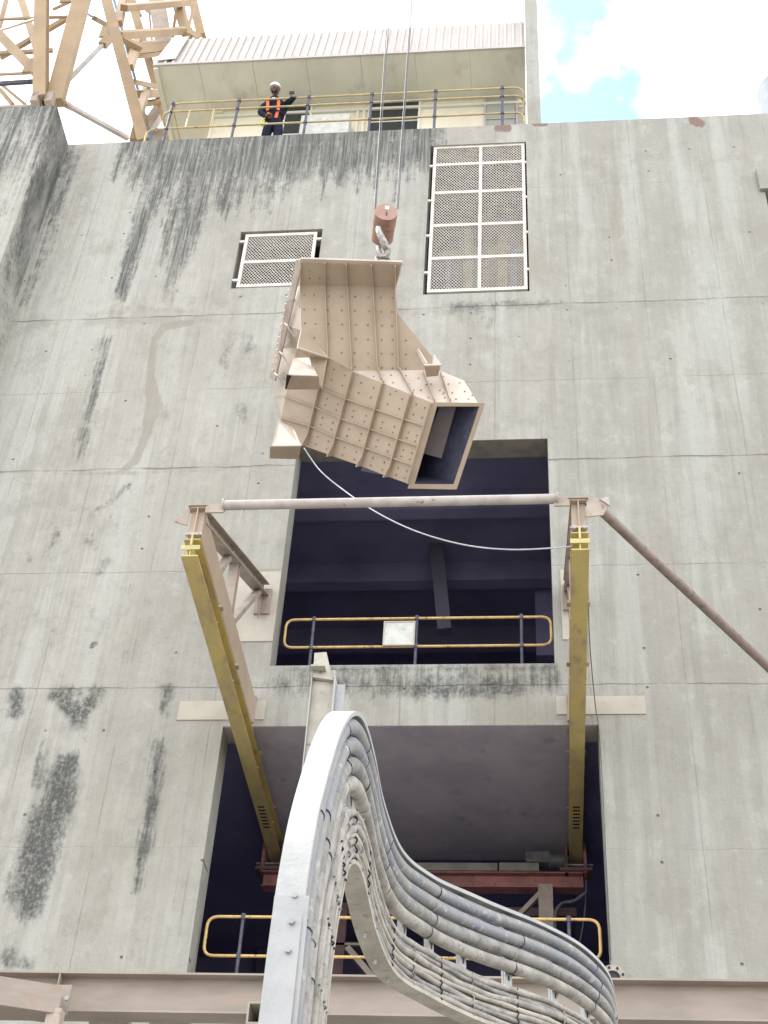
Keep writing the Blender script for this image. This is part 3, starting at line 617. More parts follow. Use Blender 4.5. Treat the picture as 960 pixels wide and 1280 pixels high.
# ------------------------------------------------------------------ the worker
def person():
    t = thing('person', 'worker in navy overalls, grey helmet and orange harness leaning at the roof railing', 'person', (-4.86, D + .3, ZT))
    def W(u, v, Y): return P(u, v, Y)
    Yt = D + .22
    J = {}
    pel = W(342, 157, D + .34); chest = W(343, 134, D + .24); nk = W(343.5, 120, D + .18); 
    vs = [pel, (pel + chest) / 2 + Vector((0, .02, 0)), chest, nk,
          chest + Vector((-.22, .01, .05)), W(325, 141, D + .22), W(334, 146, D + .11),             # left-of-picture arm, hand at the belt
          chest + Vector((.22, .01, .05)), W(362, 127, D + .12), W(369, 121, D + .02),              # right-of-picture arm raised
          pel + Vector((-.1, 0, -.05)), pel + Vector((-.13, .02, -.48)), Vector((pel.x - .14, D + .42, ZT + .02)),
          pel + Vector((.1, 0, -.05)), pel + Vector((.12, .02, -.48)), Vector((pel.x + .13, D + .42, ZT + .02))]
    rad = [.19, .18, .21, .07, .09, .065, .045, .09, .07, .045, .115, .09, .06, .115, .09, .06]
    ed = [(0, 1), (1, 2), (2, 3), (2, 4), (4, 5), (5, 6), (2, 7), (7, 8), (8, 9), (0, 10), (10, 11), (11, 12), (0, 13), (13, 14), (14, 15)]
    me = bpy.data.meshes.new('body'); me.from_pydata([tuple(Vector(v) - t.location) for v in vs], ed, []); me.materials.append(M['navy'])
    o = bpy.data.objects.new('body', me); COL.objects.link(o); o.parent = t
    sk = o.modifiers.new('skin', 'SKIN'); sk.use_smooth_shade = True
    for i, r in enumerate(rad): me.skin_vertices[0].data[i].radius = (r, r * (.72 if i < 3 else 1))
    me.skin_vertices[0].data[0].use_root = True
    sb = o.modifiers.new('sub', 'SUBSURF'); sb.levels = 1; sb.render_levels = 2
    # head
    hc = W(344, 112.5, D + .14)
    def ball(c, rx, ry, rz, cut=None, nn=14, tilt=0):
        m = MB(); V = []; 
        for i in range(nn + 1):
            th = math.pi * i / nn
            for k in range(nn * 2):
                ph = math.pi * k / nn; V.append(Vector((rx * math.sin(th) * math.cos(ph), ry * math.sin(th) * math.sin(ph), rz * math.cos(th) if cut is None else max(rz * math.cos(th), cut))))
        q = Matrix.Rotation(tilt, 3, 'X'); V = [c + q @ v for v in V]; k2 = nn * 2
        m.add(V, [(i * k2 + k, i * k2 + (k + 1) % k2, (i + 1) * k2 + (k + 1) % k2, (i + 1) * k2 + k) for i in range(nn) for k in range(k2)], True); return m
    hm = ball(hc, .085, .105, .125, tilt=.45)
    # nose, ears, brow
    q = Matrix.Rotation(.45, 3, 'X')
    hm.add([hc + q @ Vector(v) for v in ((-.014, -.094, -.03), (.014, -.094, -.03), (0, -.122, -.034), (0, -.096, .018))], [(0, 1, 2), (1, 3, 2), (3, 0, 2)])
    for sx in (-1, 1): hm.v; hm.tube([hc + q @ Vector((sx * .076, .0, -.02)), hc + q @ Vector((sx * .09, .012, .02))], .016, 6)
    hd = hm.build('head', 'skin', t)
    for sx in (-1, 1):
        e = MB(); c = hc + q @ Vector((sx * .03, -.09, .012)); e.tube([c, c + q @ Vector((0, -.008, 0))], .011, 8); e.build('eye', 'white', hd)
    MB().poly([hc + q @ Vector(v) for v in ((-.062, -.085, -.02), (.062, -.085, -.02), (.055, -.075, -.095), (0, -.1, -.118), (-.055, -.075, -.095))], .02).build('mask', 'mask', t)
    ball(hc + q @ Vector((0, 0, .045)), .118, .138, .115, cut=-.012, tilt=.45).build('helmet', 'helmet', t)
    br = MB(); c = hc + q @ Vector((0, -.02, .03)); ring = [c + q @ Vector((.118 * math.cos(a), .145 * math.sin(a) - .01, 0)) for a in [2 * math.pi * k / 24 for k in range(24)]]
    br.poly(ring, .01, q @ Vector((0, 0, 1))); br.build('helmet_brim', 'helmet', t)
    # harness straps follow the chest
    fy = -.125
    for sx in (-1, 1):
        a = chest + Vector((sx * .1, -.06, .15)); b_ = chest + Vector((sx * .11, -.165, .02)); c_ = (pel + chest) / 2 + Vector((sx * .105, -.15, 0)); d_ = pel + Vector((sx * .06, -.15, .04))
        m = MB()
        for p0, p1 in zip((a, b_, c_), (b_, c_, d_)): m.bar(p0, p1, .06, .012, (0, -1, 0))
        m.build('harness_strap', 'orange', t)
    m = MB(); 
    c_ = (pel + chest) / 2 + Vector((0, -.02, -.04)); m.tube([c_ + Vector(((.195) * math.cos(a), .15 * math.sin(a), 0)) for a in [2 * math.pi * k / 16 for k in range(17)]], .02, 6); m.build('belt', 'tie', t)
    s1 = W(331, 148, D + .12); m = MB(); m.tube(crv([s1, s1 + Vector((-.05, -.02, -.12)), s1 + Vector((-.03, 0, -.25)), s1 + Vector((.05, .02, -.12))]), .016, 6); m.build('lanyard', 'hiyel', t)
    m = MB().poly([chest + Vector((-.03, -.16, .1)), chest + Vector((.03, -.16, .1)), chest + Vector((0, -.18, .02))], .01); m.build('shirt_collar', 'white', t)
    # hands with five fingers, closed round the rail and a phone
    def hand(c, d, up, mt):
        c = Vector(c); d = Vector(d).normalized(); up = Vector(up).normalized(); sd_ = d.cross(up).normalized(); m = MB()
        m.sect(c, c + d * .09, [(-.042, -.014), (.042, -.014), (.042, .014), (-.042, .014)], up)
        for k, ln in enumerate((.07, .08, .075, .06)):
            b0 = c + d * .085 + sd_ * (-.032 + .021 * k); b1 = b0 + d * ln * .5 - up * .008; b2 = b1 + d * ln * .25 - up * ln * .35
            m.tube([b0, b1, b2], [.0105, .010, .0085], 6)
        b0 = c + d * .02 + sd_ * -.04; m.tube([b0, b0 + d * .03 - sd_ * .03, b0 + d * .06 - sd_ * .03 - up * .02], [.012, .011, .009], 6)
        return m.build('hand', mt, t)
    hand(vs[6], (.5, -.6, -.2), (0, -.4, 1), 'skin'); hand(vs[9], (-.6, -.3, .5), (0, -1, .2), 'glove')
    m = MB().box(vs[9] + Vector((-.12, -.06, .05)), vs[9] + Vector((-.02, -.03, .12))).build('phone', 'tie', None, .005)
    tag(m, 'small black phone held up in the raised hand of the roof worker', 'phone')
    for v in (vs[12], vs[15]):
        m = MB(); m.sect(v + Vector((0, .08, .04)), v + Vector((0, -.16, .035)), [(-.045, -.04), (.045, -.04), (.04, .035), (-.04, .035)]); m.build('boot', 'tie', t, .01)
person()

# ------------------------------------------------------------------ lattice towers, top left
def members(t, lst, mt='crane', name='brace', mat2=None):
    for u0, v0, Y0, u1, v1, Y1, w_ in lst:
        p, q = P(u0, v0, Y0), P(u1, v1, Y1); Zm = (Vector(p) - Vector(CAMP)).length
        s = w_ / F * Zm * (1.18 if w_ > 3.5 else 1.0)
        MB().bar(p, q, s, s * .8, (0, 1, .2)).build(name, mt, t)
T1 = thing('lattice_tower', 'tan steel tower with a thick raking leg standing on the left concrete pier', 'tower', (-8.9, 15.3, ZT - .02), 'tan steel lattice towers')
MB().ibeam(P(51, 127, 15.0), P(53, -60, 15.0), .25, .3, .03, .02, (0, 1, 0)).build('leg', 'crane', T1)
MB().bar(P(53, 129, 15.13), P(55, -60, 15.13), .16, .12, (0, 1, 0)).build('leg', 'crane', T1)
p0, p1 = P(68, 129, 15.2), P(110, -30, 15.2); MB().sect(p0, p1, [(-.17, -.1), (.17, -.1), (.19, 0), (.17, .1), (-.17, .1), (-.19, 0)], (0, 1, 0)).build('leg', 'crane', T1, .01)
for i, u in enumerate((44, 62)): MB().box(P(u, 131, 14.95 + i * .1) - Vector((.09, .1, .0)), P(u, 120, 14.95 + i * .1) + Vector((.11, .1, 0))).build('base_plate', 'bracket', T1)
m = MB()
for k in range(7): q = P(33 + 6 * k, 131, 14.85); m.tube([(q.x, q.y, ZT - .02), (q.x, q.y, ZT + .1)], .012, 6)
m.build('anchor_bolts', 'bolt', T1)
members(T1, [(0, 38, 16.2, 44, 24, 15.2, 3), (0, 24, 15.6, 88, 21, 15.4, 3), (-2, 42, 15.3, 46, 92, 15.1, 8), (0, 72, 16.4, 82, 24, 16.2, 5), (0, 67, 16.2, 66, 63, 16.2, 4), (0, 93, 15.4, 44, 91, 15.2, 3),
             (66, 12, 15.6, 88, 2, 15.6, 3), (-5, 50, 16.8, 8, 0, 16.8, 4), (25, -5, 16.6, 46, 60, 16.2, 7), (0, 112, 16.3, 16, 131, 16.3, 4), (2, 106, 16.0, 32, 131, 16.0, 3)])
members(T1, [(-5, 105, 15.6, 42, 102, 15.6, 4)], 'post', 'conduit')
members(T1, [(-5, 133.5, 15.05, 42, 132.5, 15.05, 3)], 'bracket', 'base_rail')
q = P(37, 82, 15.08); MB().box(q - Vector((.1, .02, .25)), q + Vector((.12, .02, .25))).build('gusset', 'crane', T1)
q = P(84, 0, 15.35); MB().box(q - Vector((.15, .02, .1)), q + Vector((.15, .02, .3))).build('gusset', 'crane', T1)
members(T1, [(107, 16, 15.5, 132, 31, 16.0, 3), (78, 108, 15.5, 134, 50, 16.0, 4), (80, 129, 15.3, 160, 173, 16.4, 5)], 'pipe', 'tie_rod')
members(T1, [(118, 23, 15.7, 130, 29.5, 15.95, 6), (128, 57, 15.95, 136, 48, 16.0, 8), (80, 129, 15.3, 90, 134.5, 15.45, 6)], 'crane', 'rod_end')
T2 = thing('lattice_tower', 'tan steel lattice mast rising behind the left end of the roof cabin', 'tower', (-8.0, 17.5, ZT - .1), 'tan steel lattice towers')
members(T2, [(180, 178, 16.6, 128, -20, 16.6, 12), (170, 178, 16.9, 178, 148, 16.9, 12)], 'crane', 'chord')
members(T2, [(216, 178, 18.2, 158, -20, 18.2, 9), (236, 50, 18.2, 214, -20, 18.2, 11), (252, 46, 19.2, 236, -20, 19.2, 9)], 'crane', 'chord')
members(T2, [(155, 10, 16.7, 235, 3, 18.2, 8), (148, 44, 16.7, 236, 38, 18.2, 9), (165, 60, 17.3, 205, 56, 18.2, 12), (165, 70, 17.6, 205, 66, 18.2, 6), (152, 48, 16.8, 175, 60, 17.2, 7), (166, 102, 16.8, 195, 108, 17.6, 6),
             (172, 118, 17.4, 202, 116, 18.2, 10), (148, 30, 16.8, 156, -10, 17.4, 8), (162, 85, 16.8, 172, 52, 17.6, 8), (174, 145, 16.8, 184, 108, 17.6, 7), (178, 130, 17.8, 205, 126, 18.2, 6)], 'crane', 'brace')
members(T2, [(206, 60, 18.4, 196, 0, 18.4, 16), (182, 165, 18.6, 205, 130, 18.6, 12), (186, 176, 18.8, 210, 172, 18.8, 14)], 'bracket', 'plate')
members(T2, [(228, 0, 17.2, 238, 46, 17.2, 3), (244, 0, 17.2, 236, 34, 17.2, 3), (236, 40, 17.2, 250, 48, 17.2, 6), (168, 0, 18.8, 176, 20, 18.8, 3), (182, 12, 18.7, 198, 22, 18.7, 3), (186, 10, 18.7, 190, 50, 18.7, 2), (220, 14, 18.6, 216, 46, 18.6, 3)], 'crane', 'thin_brace')
members(T2, [(140, -10, 17.9, 190, 178, 17.9, 3)], 'blue', 'cable_conduit')
q = P(134, 38, 16.55); MB().box(q - Vector((.14, .02, .28)), q + Vector((.1, .02, .28))).build('gusset', 'crane', T2)

# silo behind the parapet, top right
q = P(990, 150, 34); r0 = abs(P(985, 120, 34).x - P(950, 120, 34).x)
m = MB(); prof = [(r0 * 1.0, 0), (r0, P(960, 118, 34).z - 20)]
zb = P(960, 118, 34).z; prof = [(r0, 20), (r0, zb), (r0 * 1.03, zb + .05), (r0 * 1.03, zb + .2)] + [(r0 * math.cos(a), zb + .2 + r0 * .9 * math.sin(a)) for a in [math.pi / 2 * k / 8 for k in range(9)]]
n = 40; V = [Vector((q.x + rr_ * math.cos(2 * math.pi * k / n), 34 + rr_ * math.sin(2 * math.pi * k / n), z)) for rr_, z in prof for k in range(n)]
m.add(V, [(i * n + k, i * n + (k + 1) % n, (i + 1) * n + (k + 1) % n, (i + 1) * n + k) for i in range(len(prof) - 1) for k in range(n)], True)
tag(m.build('silo', 'silo'), 'hazy blue grey domed silo behind the parapet at far right', 'silo')

# ------------------------------------------------------------------ crane ropes, hook block
HY = 12.6
for i, (ut, ub) in enumerate(((485.5, 470), (483, 468.5), (511.5, 496), (513, 498))):
    a = P(ub, 256, HY); zt_ = 60; dx = [-.0, .03, 0, .035][i]
    top = P(ut, 38, HY); d = (top - a); d = d * ((58 - a.z) / d.z)
    o = MB().tube([a - Vector((0, 0, .1)), a + d], .0085, 6).build('crane_rope', 'rope')
    tag(o, ('wire rope on the outer left side of the hook block', 'wire rope just right of the leftmost hook rope', 'inner wire rope on the right side of the hook block', 'outermost wire rope on the right side of the hook block')[(1, 0, 2, 3)[i]], 'wire rope', 'crane hoist ropes')
HB = thing('hook_block', 'faded red round hook block hanging on the crane ropes above the chute', 'hook block', P(482, 300, HY))
hc = P(482.5, 266, HY); ax = Vector((.16, -.93, -.12)).normalized()           # cheek axis points at the yard
def disc(c, ax, r, t, name, mt, par, bev=.01, n=36): return MB().tube([c - ax * t / 2, c + ax * t / 2], r, n).build(name, mt, par, bev)
# drum seen from below: round cheek plate leaning forward over a cylindrical weight
c1 = P(482.5, 265, HY - .1); rB = 14.2 / F * (c1 - Vector(CAMP)).length
dn = (P(478, 296, HY + .05) - c1).normalized()
look = (c1 - Vector(CAMP)).normalized()
axb = (dn * .62 + look * .78).normalized()
LB = 27 / F * (c1 - Vector(CAMP)).length / .62
MB().tube([c1, c1 + axb * LB * .45], rB, 40).build('upper_drum', 'hook', HB, .012)
MB().tube([c1 + axb * LB * .47, c1 + axb * LB], rB * .97, 40).build('lower_drum', 'hook', HB, .012)
sx = axb.orthogonal().normalized(); upv = (Vector((0, 0, 1)) - axb * axb.z).normalized(); rt = upv.cross(axb).normalized()
if rt.x < 0: rt = -rt
q = c1 + upv * rB * .5 + rt * .01; MB().poly([q + rt * a * .03 + upv * b_ * .035 - axb * .012 for a, b_ in ((-1, -1), (1, -1), (1, 1), (-1, 1))], .01).build('label_plate', 'white', HB)
for k in (0, -1): MB().bolt(c1 + upv * (-.02 + .045 * k) + rt * .01, -axb, .01, .012).build('bolt', 'tie', HB)
# hook and chain
hp = [P(473, 285, HY - .22), P(474, 291, HY - .24), P(478, 300, HY - .22), P(482, 308, HY - .18), P(484.5, 314, HY - .14), P(482, 320, HY - .12), P(477, 321, HY - .12), P(473.5, 315, HY - .13), P(473.5, 309, HY - .14)]
MB().tube(crv(hp), [.035 + .02 * math.sin(math.pi * min(1, k / 40)) for k in range(65)][:len(crv(hp))], 10).build('hook', 'steel', HB)
def link(c, ax1, ax2, L_=.045, r=.011):
    pts = [c + ax1 * (L_ * math.cos(a) * 1.0) + ax2 * (L_ * .6 * math.sin(a)) for a in [2 * math.pi * k / 14 for k in range(15)]]; return MB().tube(pts, r, 6, False)
CH = thing('sling_chain', 'short steel sling chain between the hook and the chute top', 'chain', P(478, 322, HY - .1))
for j, (us, vs_) in enumerate(((475, 311), (482, 313))):
    for k in range(6):
        c = P(us + (j * 2 - 1) * k * .9, vs_ + k * 4.0, HY - .12 + k * .01)
        a1 = Vector((0, 0, 1)); a2 = Vector((1, 0, 0)) if k % 2 else Vector((.2, 1, 0)).normalized()
        link(c, a1, a2).build('chain_link', 'steel', CH)

# ------------------------------------------------------------------ the chute
CT = thing('steel_chute', 'beige ribbed steel transfer chute hanging tilted from the crane hook', 'chute', P(450, 460, 12.8))
def z5(x, y): return 320 + x / 3.2, 310 + y / 3.2
YA, YB, YJ, YR, YF = 11.95, 12.35, 12.95, 12.72, 13.5
def Q(x, y, Y): u, v = z5(x, y); return P(u, v, Y)
def lerp(a, b, t): return a + (b - a) * t
def nrm3(a, b, c): return (b - a).cross(c - a).normalized()
def QP(x, y, pl):
    u, v = z5(x, y); r_ = Vector(ray(u, v)); c0_ = Vector(CAMP); return c0_ + r_ * ((pl[0] - c0_).dot(pl[1]) / r_.dot(pl[1]))
A0, A1 = Q(185, 52, YA), Q(580, 66, YA)                       # top lip
B0, B1 = Q(176, 148, YB), Q(560, 156, YB)
J1 = Q(662, 488, YJ)
PB = (B0, nrm3(B0, B1, J1)); qB = lambda x, y: QP(x, y, PB)      # upper plate plane
J0 = qB(385, 492)
RT = Q(712, 622, YR); PC_ = (J0, nrm3(J0, J1, RT)); qC = lambda x, y: QP(x, y, PC_)      # middle plate plane
FB = Q(615, 945, YF); PF = (J0, nrm3(J0, RT, FB)); qF = lambda x, y: QP(x, y, PF)        # lower plate plane
G0 = qB(184, 328); RL = qB(290, 435)
FL = qF(190, 790)
def plate(name, pts, mt='tan', t=.012, lab=None):
    o = MB().poly(pts, t).build(name, mt, CT)
    if lab: o['label'] = lab
    return o
plate('top_flare', [A0, A1, B1, B0])
plate('upper_plate', [B0, B1, qB(566, 262), qB(702, 432), qB(742, 490), J1, J0, RL, G0])
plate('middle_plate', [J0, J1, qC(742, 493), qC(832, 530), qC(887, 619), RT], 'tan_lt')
plate('lower_plate', [qF(290, 437), J0, RT, FB, qF(530, 915), qF(420, 872), qF(300, 830), qF(190, 790), qF(140, 722), qF(100, 680), qF(118, 590), qF(140, 500), qF(165, 400)], 'tan')
TR = qC(893, 621)
# duct back and sides behind the open mouth
back = Vector((-.55, .62, .35))
inn = .02
mTL, mTR, mBL = RT, qC(905, 622), FB; mBR = QP(800, 955, (RT, nrm3(mTL, mTR, mBL)))
cen = (mTL + mTR + mBR + mBL) / 4
def pull(p, k=inn): return p + (cen - p).normalized() * k
axd = (Q(385, 560, 13.3) - Q(660, 700, 13.1)).normalized()
dd = (axd + Vector((0, .35, 0))).normalized() * 1.15
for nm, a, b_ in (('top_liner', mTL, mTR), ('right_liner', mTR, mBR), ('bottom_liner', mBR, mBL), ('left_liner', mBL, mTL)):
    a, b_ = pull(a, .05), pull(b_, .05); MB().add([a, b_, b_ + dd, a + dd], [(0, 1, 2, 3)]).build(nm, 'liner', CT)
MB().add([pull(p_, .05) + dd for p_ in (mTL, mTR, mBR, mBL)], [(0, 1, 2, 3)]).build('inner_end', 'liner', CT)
PM2 = (RT + dd * .35, PM0 := nrm3(mTL, mTR, mBL))
MB().poly([QP(733, 636, PM2), QP(800, 636, PM2), QP(742, 842, PM2), QP(664, 820, PM2)], .01).build('inner_panel', 'panel_in', CT)
# mouth frame, four bars
PM = (RT, nrm3(mTL, mTR, mBL)); out = [QP(706, 617, PM), QP(916, 620, PM), QP(802, 966, PM), QP(606, 962, PM)]
inr = [QP(724, 633, PM), QP(893, 634, PM), QP(790, 945, PM), QP(634, 944, PM)]
for i in range(4): MB().poly([out[i], out[(i + 1) % 4], inr[(i + 1) % 4], inr[i]], .035).build('mouth_frame', 'tan', CT)
# stiffener ribs
def rib(pts, h, nrm, mt='tan', t=.012, name='stiffener'):
    m = MB(); nrm = Vector(nrm).normalized()
    for a, b_ in zip(pts, pts[1:]):
        d = (b_ - a).normalized(); sd_ = d.cross(nrm).normalized() * t / 2
        m.add([a - sd_, a + sd_, b_ + sd_, b_ - sd_, a - sd_ + nrm * h, a + sd_ + nrm * h, b_ + sd_ + nrm * h, b_ - sd_ + nrm * h], [(0, 3, 2, 1), (4, 5, 6, 7), (0, 1, 5, 4), (1, 2, 6, 5), (2, 3, 7, 6), (3, 0, 4, 7)])
    return m.build(name, mt, CT)
nB = (B1 - B0).cross(J0 - B0).normalized(); nB = nB if nB.y < 0 else -nB
nC = (J1 - J0).cross(RT - J0).normalized(); nC = nC if nC.y < 0 else -nC
nF = (RT - J0).cross(FB - RT).normalized(); nF = nF if nF.y < 0 else -nF
for (xa, ya, xb, yb, xc, yc) in ((278, 55, 278, 150, 290, 433), (362, 58, 368, 152, 385, 490), (462, 62, 470, 154, 488, 490), (558, 66, 558, 156, 572, 488)):
    tY = (yc - 150) / 340.
    rib([Q(xa, ya, YA), Q(xb, yb, YB)], .05, (B1 - B0).cross(A0 - B0) if (B1 - B0).cross(A0 - B0).y < 0 else -(B1 - B0).cross(A0 - B0))
    rib([Q(xb, yb, YB), qB(xc, yc)], .05, nB)
for (xa, ya, xb, yb) in ((488, 490, 512, 546), (572, 488, 628, 590), (670, 500, 715, 618), (738, 500, 778, 616)):
    rib([qC(xa, ya), qC(xb, yb)], .05, nC)
ver = [((288, 441), (205, 790)), ((393, 498), (306, 832)), ((510, 545), (423, 873)), ((624, 590), (532, 915)), ((706, 622), (613, 944))]
for a, b_ in ver:
    p, q = qF(*a), qF(*b_); rib([p, q], .055, nF)
    if b_[0] != 613:
        MB().poly([lerp(p, q, .88) + nF * .055, q + nF * .11 + (q - p).normalized() * .02, q], .012).build('rib_tip', 'tan', CT)
def onF(s, r):                                               # s along the ribs 0..4, r down 0..1
    i = min(int(s), 3); f = s - i
    a = lerp(qF(*ver[i][0]), qF(*ver[i + 1][0]), f); b_ = lerp(qF(*ver[i][1]), qF(*ver[i + 1][1]), f); return lerp(a, b_, r)
for k, (r0_, r1_) in enumerate(((.33, .28), (.56, .53), (.78, .77))):
    rib([onF(s, lerp(r0_, r1_, s / 4)) for s in (0, .97)], .04, nF); 
    for i in (1, 2, 3): rib([onF(i + .03, lerp(r0_, r1_, i / 4)), onF(min(i + .97, 3.999), lerp(r0_, r1_, (i + .97) / 4))], .04, nF)
rib([qF(118, 592), onF(0, .56)], .05, nF); rib([qF(98, 678), onF(0, .78)], .05, nF)
# gusset with bright edge at the upper left of the lower face
plate('corner_gusset', [Q(182, 325, YJ - .45), Q(285, 437, YJ - .1), Q(165, 398, YJ - .42)], 'tan')
MB().bar(Q(165, 400, YJ - .44), Q(287, 440, YJ - .1), .03, .02).build('gusset_edge', 'tan_lt', CT)
MB().poly([Q(165, 403, YJ - .42), Q(286, 443, YJ - .08), Q(265, 560, YJ + .1), Q(232, 520, YJ), Q(215, 440, YJ - .1)], .012).build('cheek_plate', 'tan', CT)
# left end wall and inlet flange
def back(p_, x, y, k):                                      # point k metres further than p_, seen at x,y
    return Q(x, y, p_.y + k)
L = [(Q(184, 54, YA + .02), 178, 54), (Q(176, 148, YB + .02), 150, 170), (qB(182, 330), 122, 310), (qF(165, 400), 108, 400), (qF(140, 500), 88, 500), (qF(118, 590), 74, 590), (qF(100, 680), 92, 690), (qF(188, 788), 88, 789)]
for (p0, x0_, y0_), (p1, x1_, y1_) in zip(L, L[1:]):
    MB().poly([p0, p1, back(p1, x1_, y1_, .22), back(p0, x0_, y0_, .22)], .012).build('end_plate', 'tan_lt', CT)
MB().poly([Q(160, 46, YA + .05), Q(184, 50, YA), Q(150, 205, YB + .1), Q(130, 215, YB + .2)], .02).build('inlet_flange', 'bracket', CT)
MB().poly([Q(118, 215, YB + .2), Q(152, 200, YB + .1), Q(75, 532, YF), Q(52, 520, YF + .1)], .02).build('inlet_flange', 'bracket', CT)
for x, y, k in ((138, 190, 0), (112, 300, 1), (92, 415, 2), (72, 500, 3)):
    MB().poly([Q(x, y, YB + .15 + .2 * k), Q(x + 12, y + 10, YB + .1 + .2 * k), Q(x + 38, y + 55, YB + .2 + .22 * k)], .012).build('gusset', 'tan_lt', CT)
m = MB()
for k in range(16):
    t_ = (k + .5) / 16; m.bolt(lerp(Q(150, 80, YA + .1), Q(66, 505, YF), t_) + Vector((0, -.03, 0)), (0, -1, -.3), .011, .012)
tag(m.build('flange_bolts', 'white', CT), kind='stuff')
# two box stubs on the left
def stub(f4, u4, ylist, dark=None):
    MB().poly([Q(x, y, Y) for (x, y), Y in zip(f4, ylist[0])], .012).build('box_stub', 'tan_lt', CT)
    MB().poly([Q(x, y, Y) for (x, y), Y in zip(u4, ylist[1])], .012).build('stub_underside', 'tan', CT)
stub(((130, 505), (246, 510), (214, 438), (150, 440)), ((132, 510), (250, 513), (256, 566), (116, 566)), ((12.75, 12.75, 13.05, 13.05), (12.75, 12.75, 13.1, 13.1)))
MB().poly([Q(122, 508, 12.74), Q(141, 511, 12.74), Q(122, 563, 12.95), Q(116, 563, 12.95)], .01).build('stub_opening', 'tie', CT)
stub(((64, 790), (180, 789), (152, 722), (88, 690)), ((56, 794), (180, 793), (171, 845), (54, 842)), ((12.9, 12.95, 13.4, 13.3), (12.9, 12.95, 13.3, 13.25)))
# small bracket on the right
MB().poly([Q(672, 470, 12.5), Q(738, 468, 12.5), Q(728, 512, 12.75), Q(682, 516, 12.75)], .012).build('lug_base', 'tan', CT)
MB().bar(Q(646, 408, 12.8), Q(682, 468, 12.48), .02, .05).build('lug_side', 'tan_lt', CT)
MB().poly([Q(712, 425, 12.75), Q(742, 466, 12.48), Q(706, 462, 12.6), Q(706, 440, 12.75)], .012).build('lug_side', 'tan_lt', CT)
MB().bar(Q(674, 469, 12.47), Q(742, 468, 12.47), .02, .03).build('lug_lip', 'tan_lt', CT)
# lip and lifting eye
MB().bar(A0 + Vector((-.02, -.01, .015)), A1 + Vector((.02, -.01, .015)), .06, .03).build('top_lip', 'tan_lt', CT)
MB().poly([A1, Q(582, 64, YA + .0), Q(578, 100, YA + .3), Q(560, 156, YB), B1], .012).build('side_flange', 'bracket', CT)
# bolt heads over all plates
m = MB()
def heads(f, nrm, rows):
    for p_ in rows: m.bolt(f(*p_), nrm, .014, .014)
def onB(s, r): return lerp(lerp(Q(176, 148, YB), Q(560, 156, YB), s), lerp(Q(288, 435, YJ - .1), Q(662, 488, YJ), s), r)
for r in [.09 + .165 * k for k in range(6)]:
    for x in (195, 235, 290, 345, 397, 450, 502, 545, 600):
        y = 148 + r * 340
        if x < 185 + max(0, (y - 320)) * .95 + 10 or (x > 560 and y < 330): continue
        m.bolt(qB(x + (rng.random() - .5) * 6, y + 10 + (x - 180) * .03), nB, .0105, .010)
for x in (215, 255, 290, 345, 372, 420, 468, 530):
    for y in (90, 122): m.bolt(Q(x, y, lerp(YA, YB, (y - 50) / 100)), nB, .012, .012)
for i in range(4):
    for s in (.3, .72):
        for r in (.08, .2, .42, .49, .64, .72, .86, .95): m.bolt(onF(i + s, r), nF, .0105, .010)
for x, y in ((405, 510), (540, 510), (548, 540), (560, 575), (600, 512), (612, 545), (650, 522), (660, 570), (680, 548), (750, 515), (770, 545), (815, 540), (785, 580), (835, 575), (850, 605), (735, 570), (700, 545), (800, 605), (865, 590), (690, 600), (630, 570), (755, 600), (470, 515), (500, 525)):
    m.bolt(qC(x, y), nC, .0105, .010)
tag(m.build('bolt_heads', 'bolt', CT), kind='stuff')
# tag line
R0 = Q(192, 800, YF)
tg = MB().tube(crv([R0, P(400, 588, 13.2), P(430, 613, 12.9), P(470, 640, 12.6), P(520, 664, 12.4), P(580, 681, 12.2), P(640, 687, 12.1), P(705, 684, 12.0), P(716, 682, 12.0)]), .0085, 6).build('tag_rope', 'tag'); tag(tg, 'white tag rope sagging from the chute to the right yellow beam', 'rope')
tg = MB().tube(crv([P(734, 700, 13), P(737, 800, 14.2), P(744, 880, 15.3), P(748, 906, 15.4), P(752, 960, 15.45), P(758, 1080, 15.45), P(764, 1200, 15.45)]), .006, 5).build('hanging_wire', 'rope'); tag(tg, 'thin grey wire hanging down the wall beside the right yellow beam', 'wire')

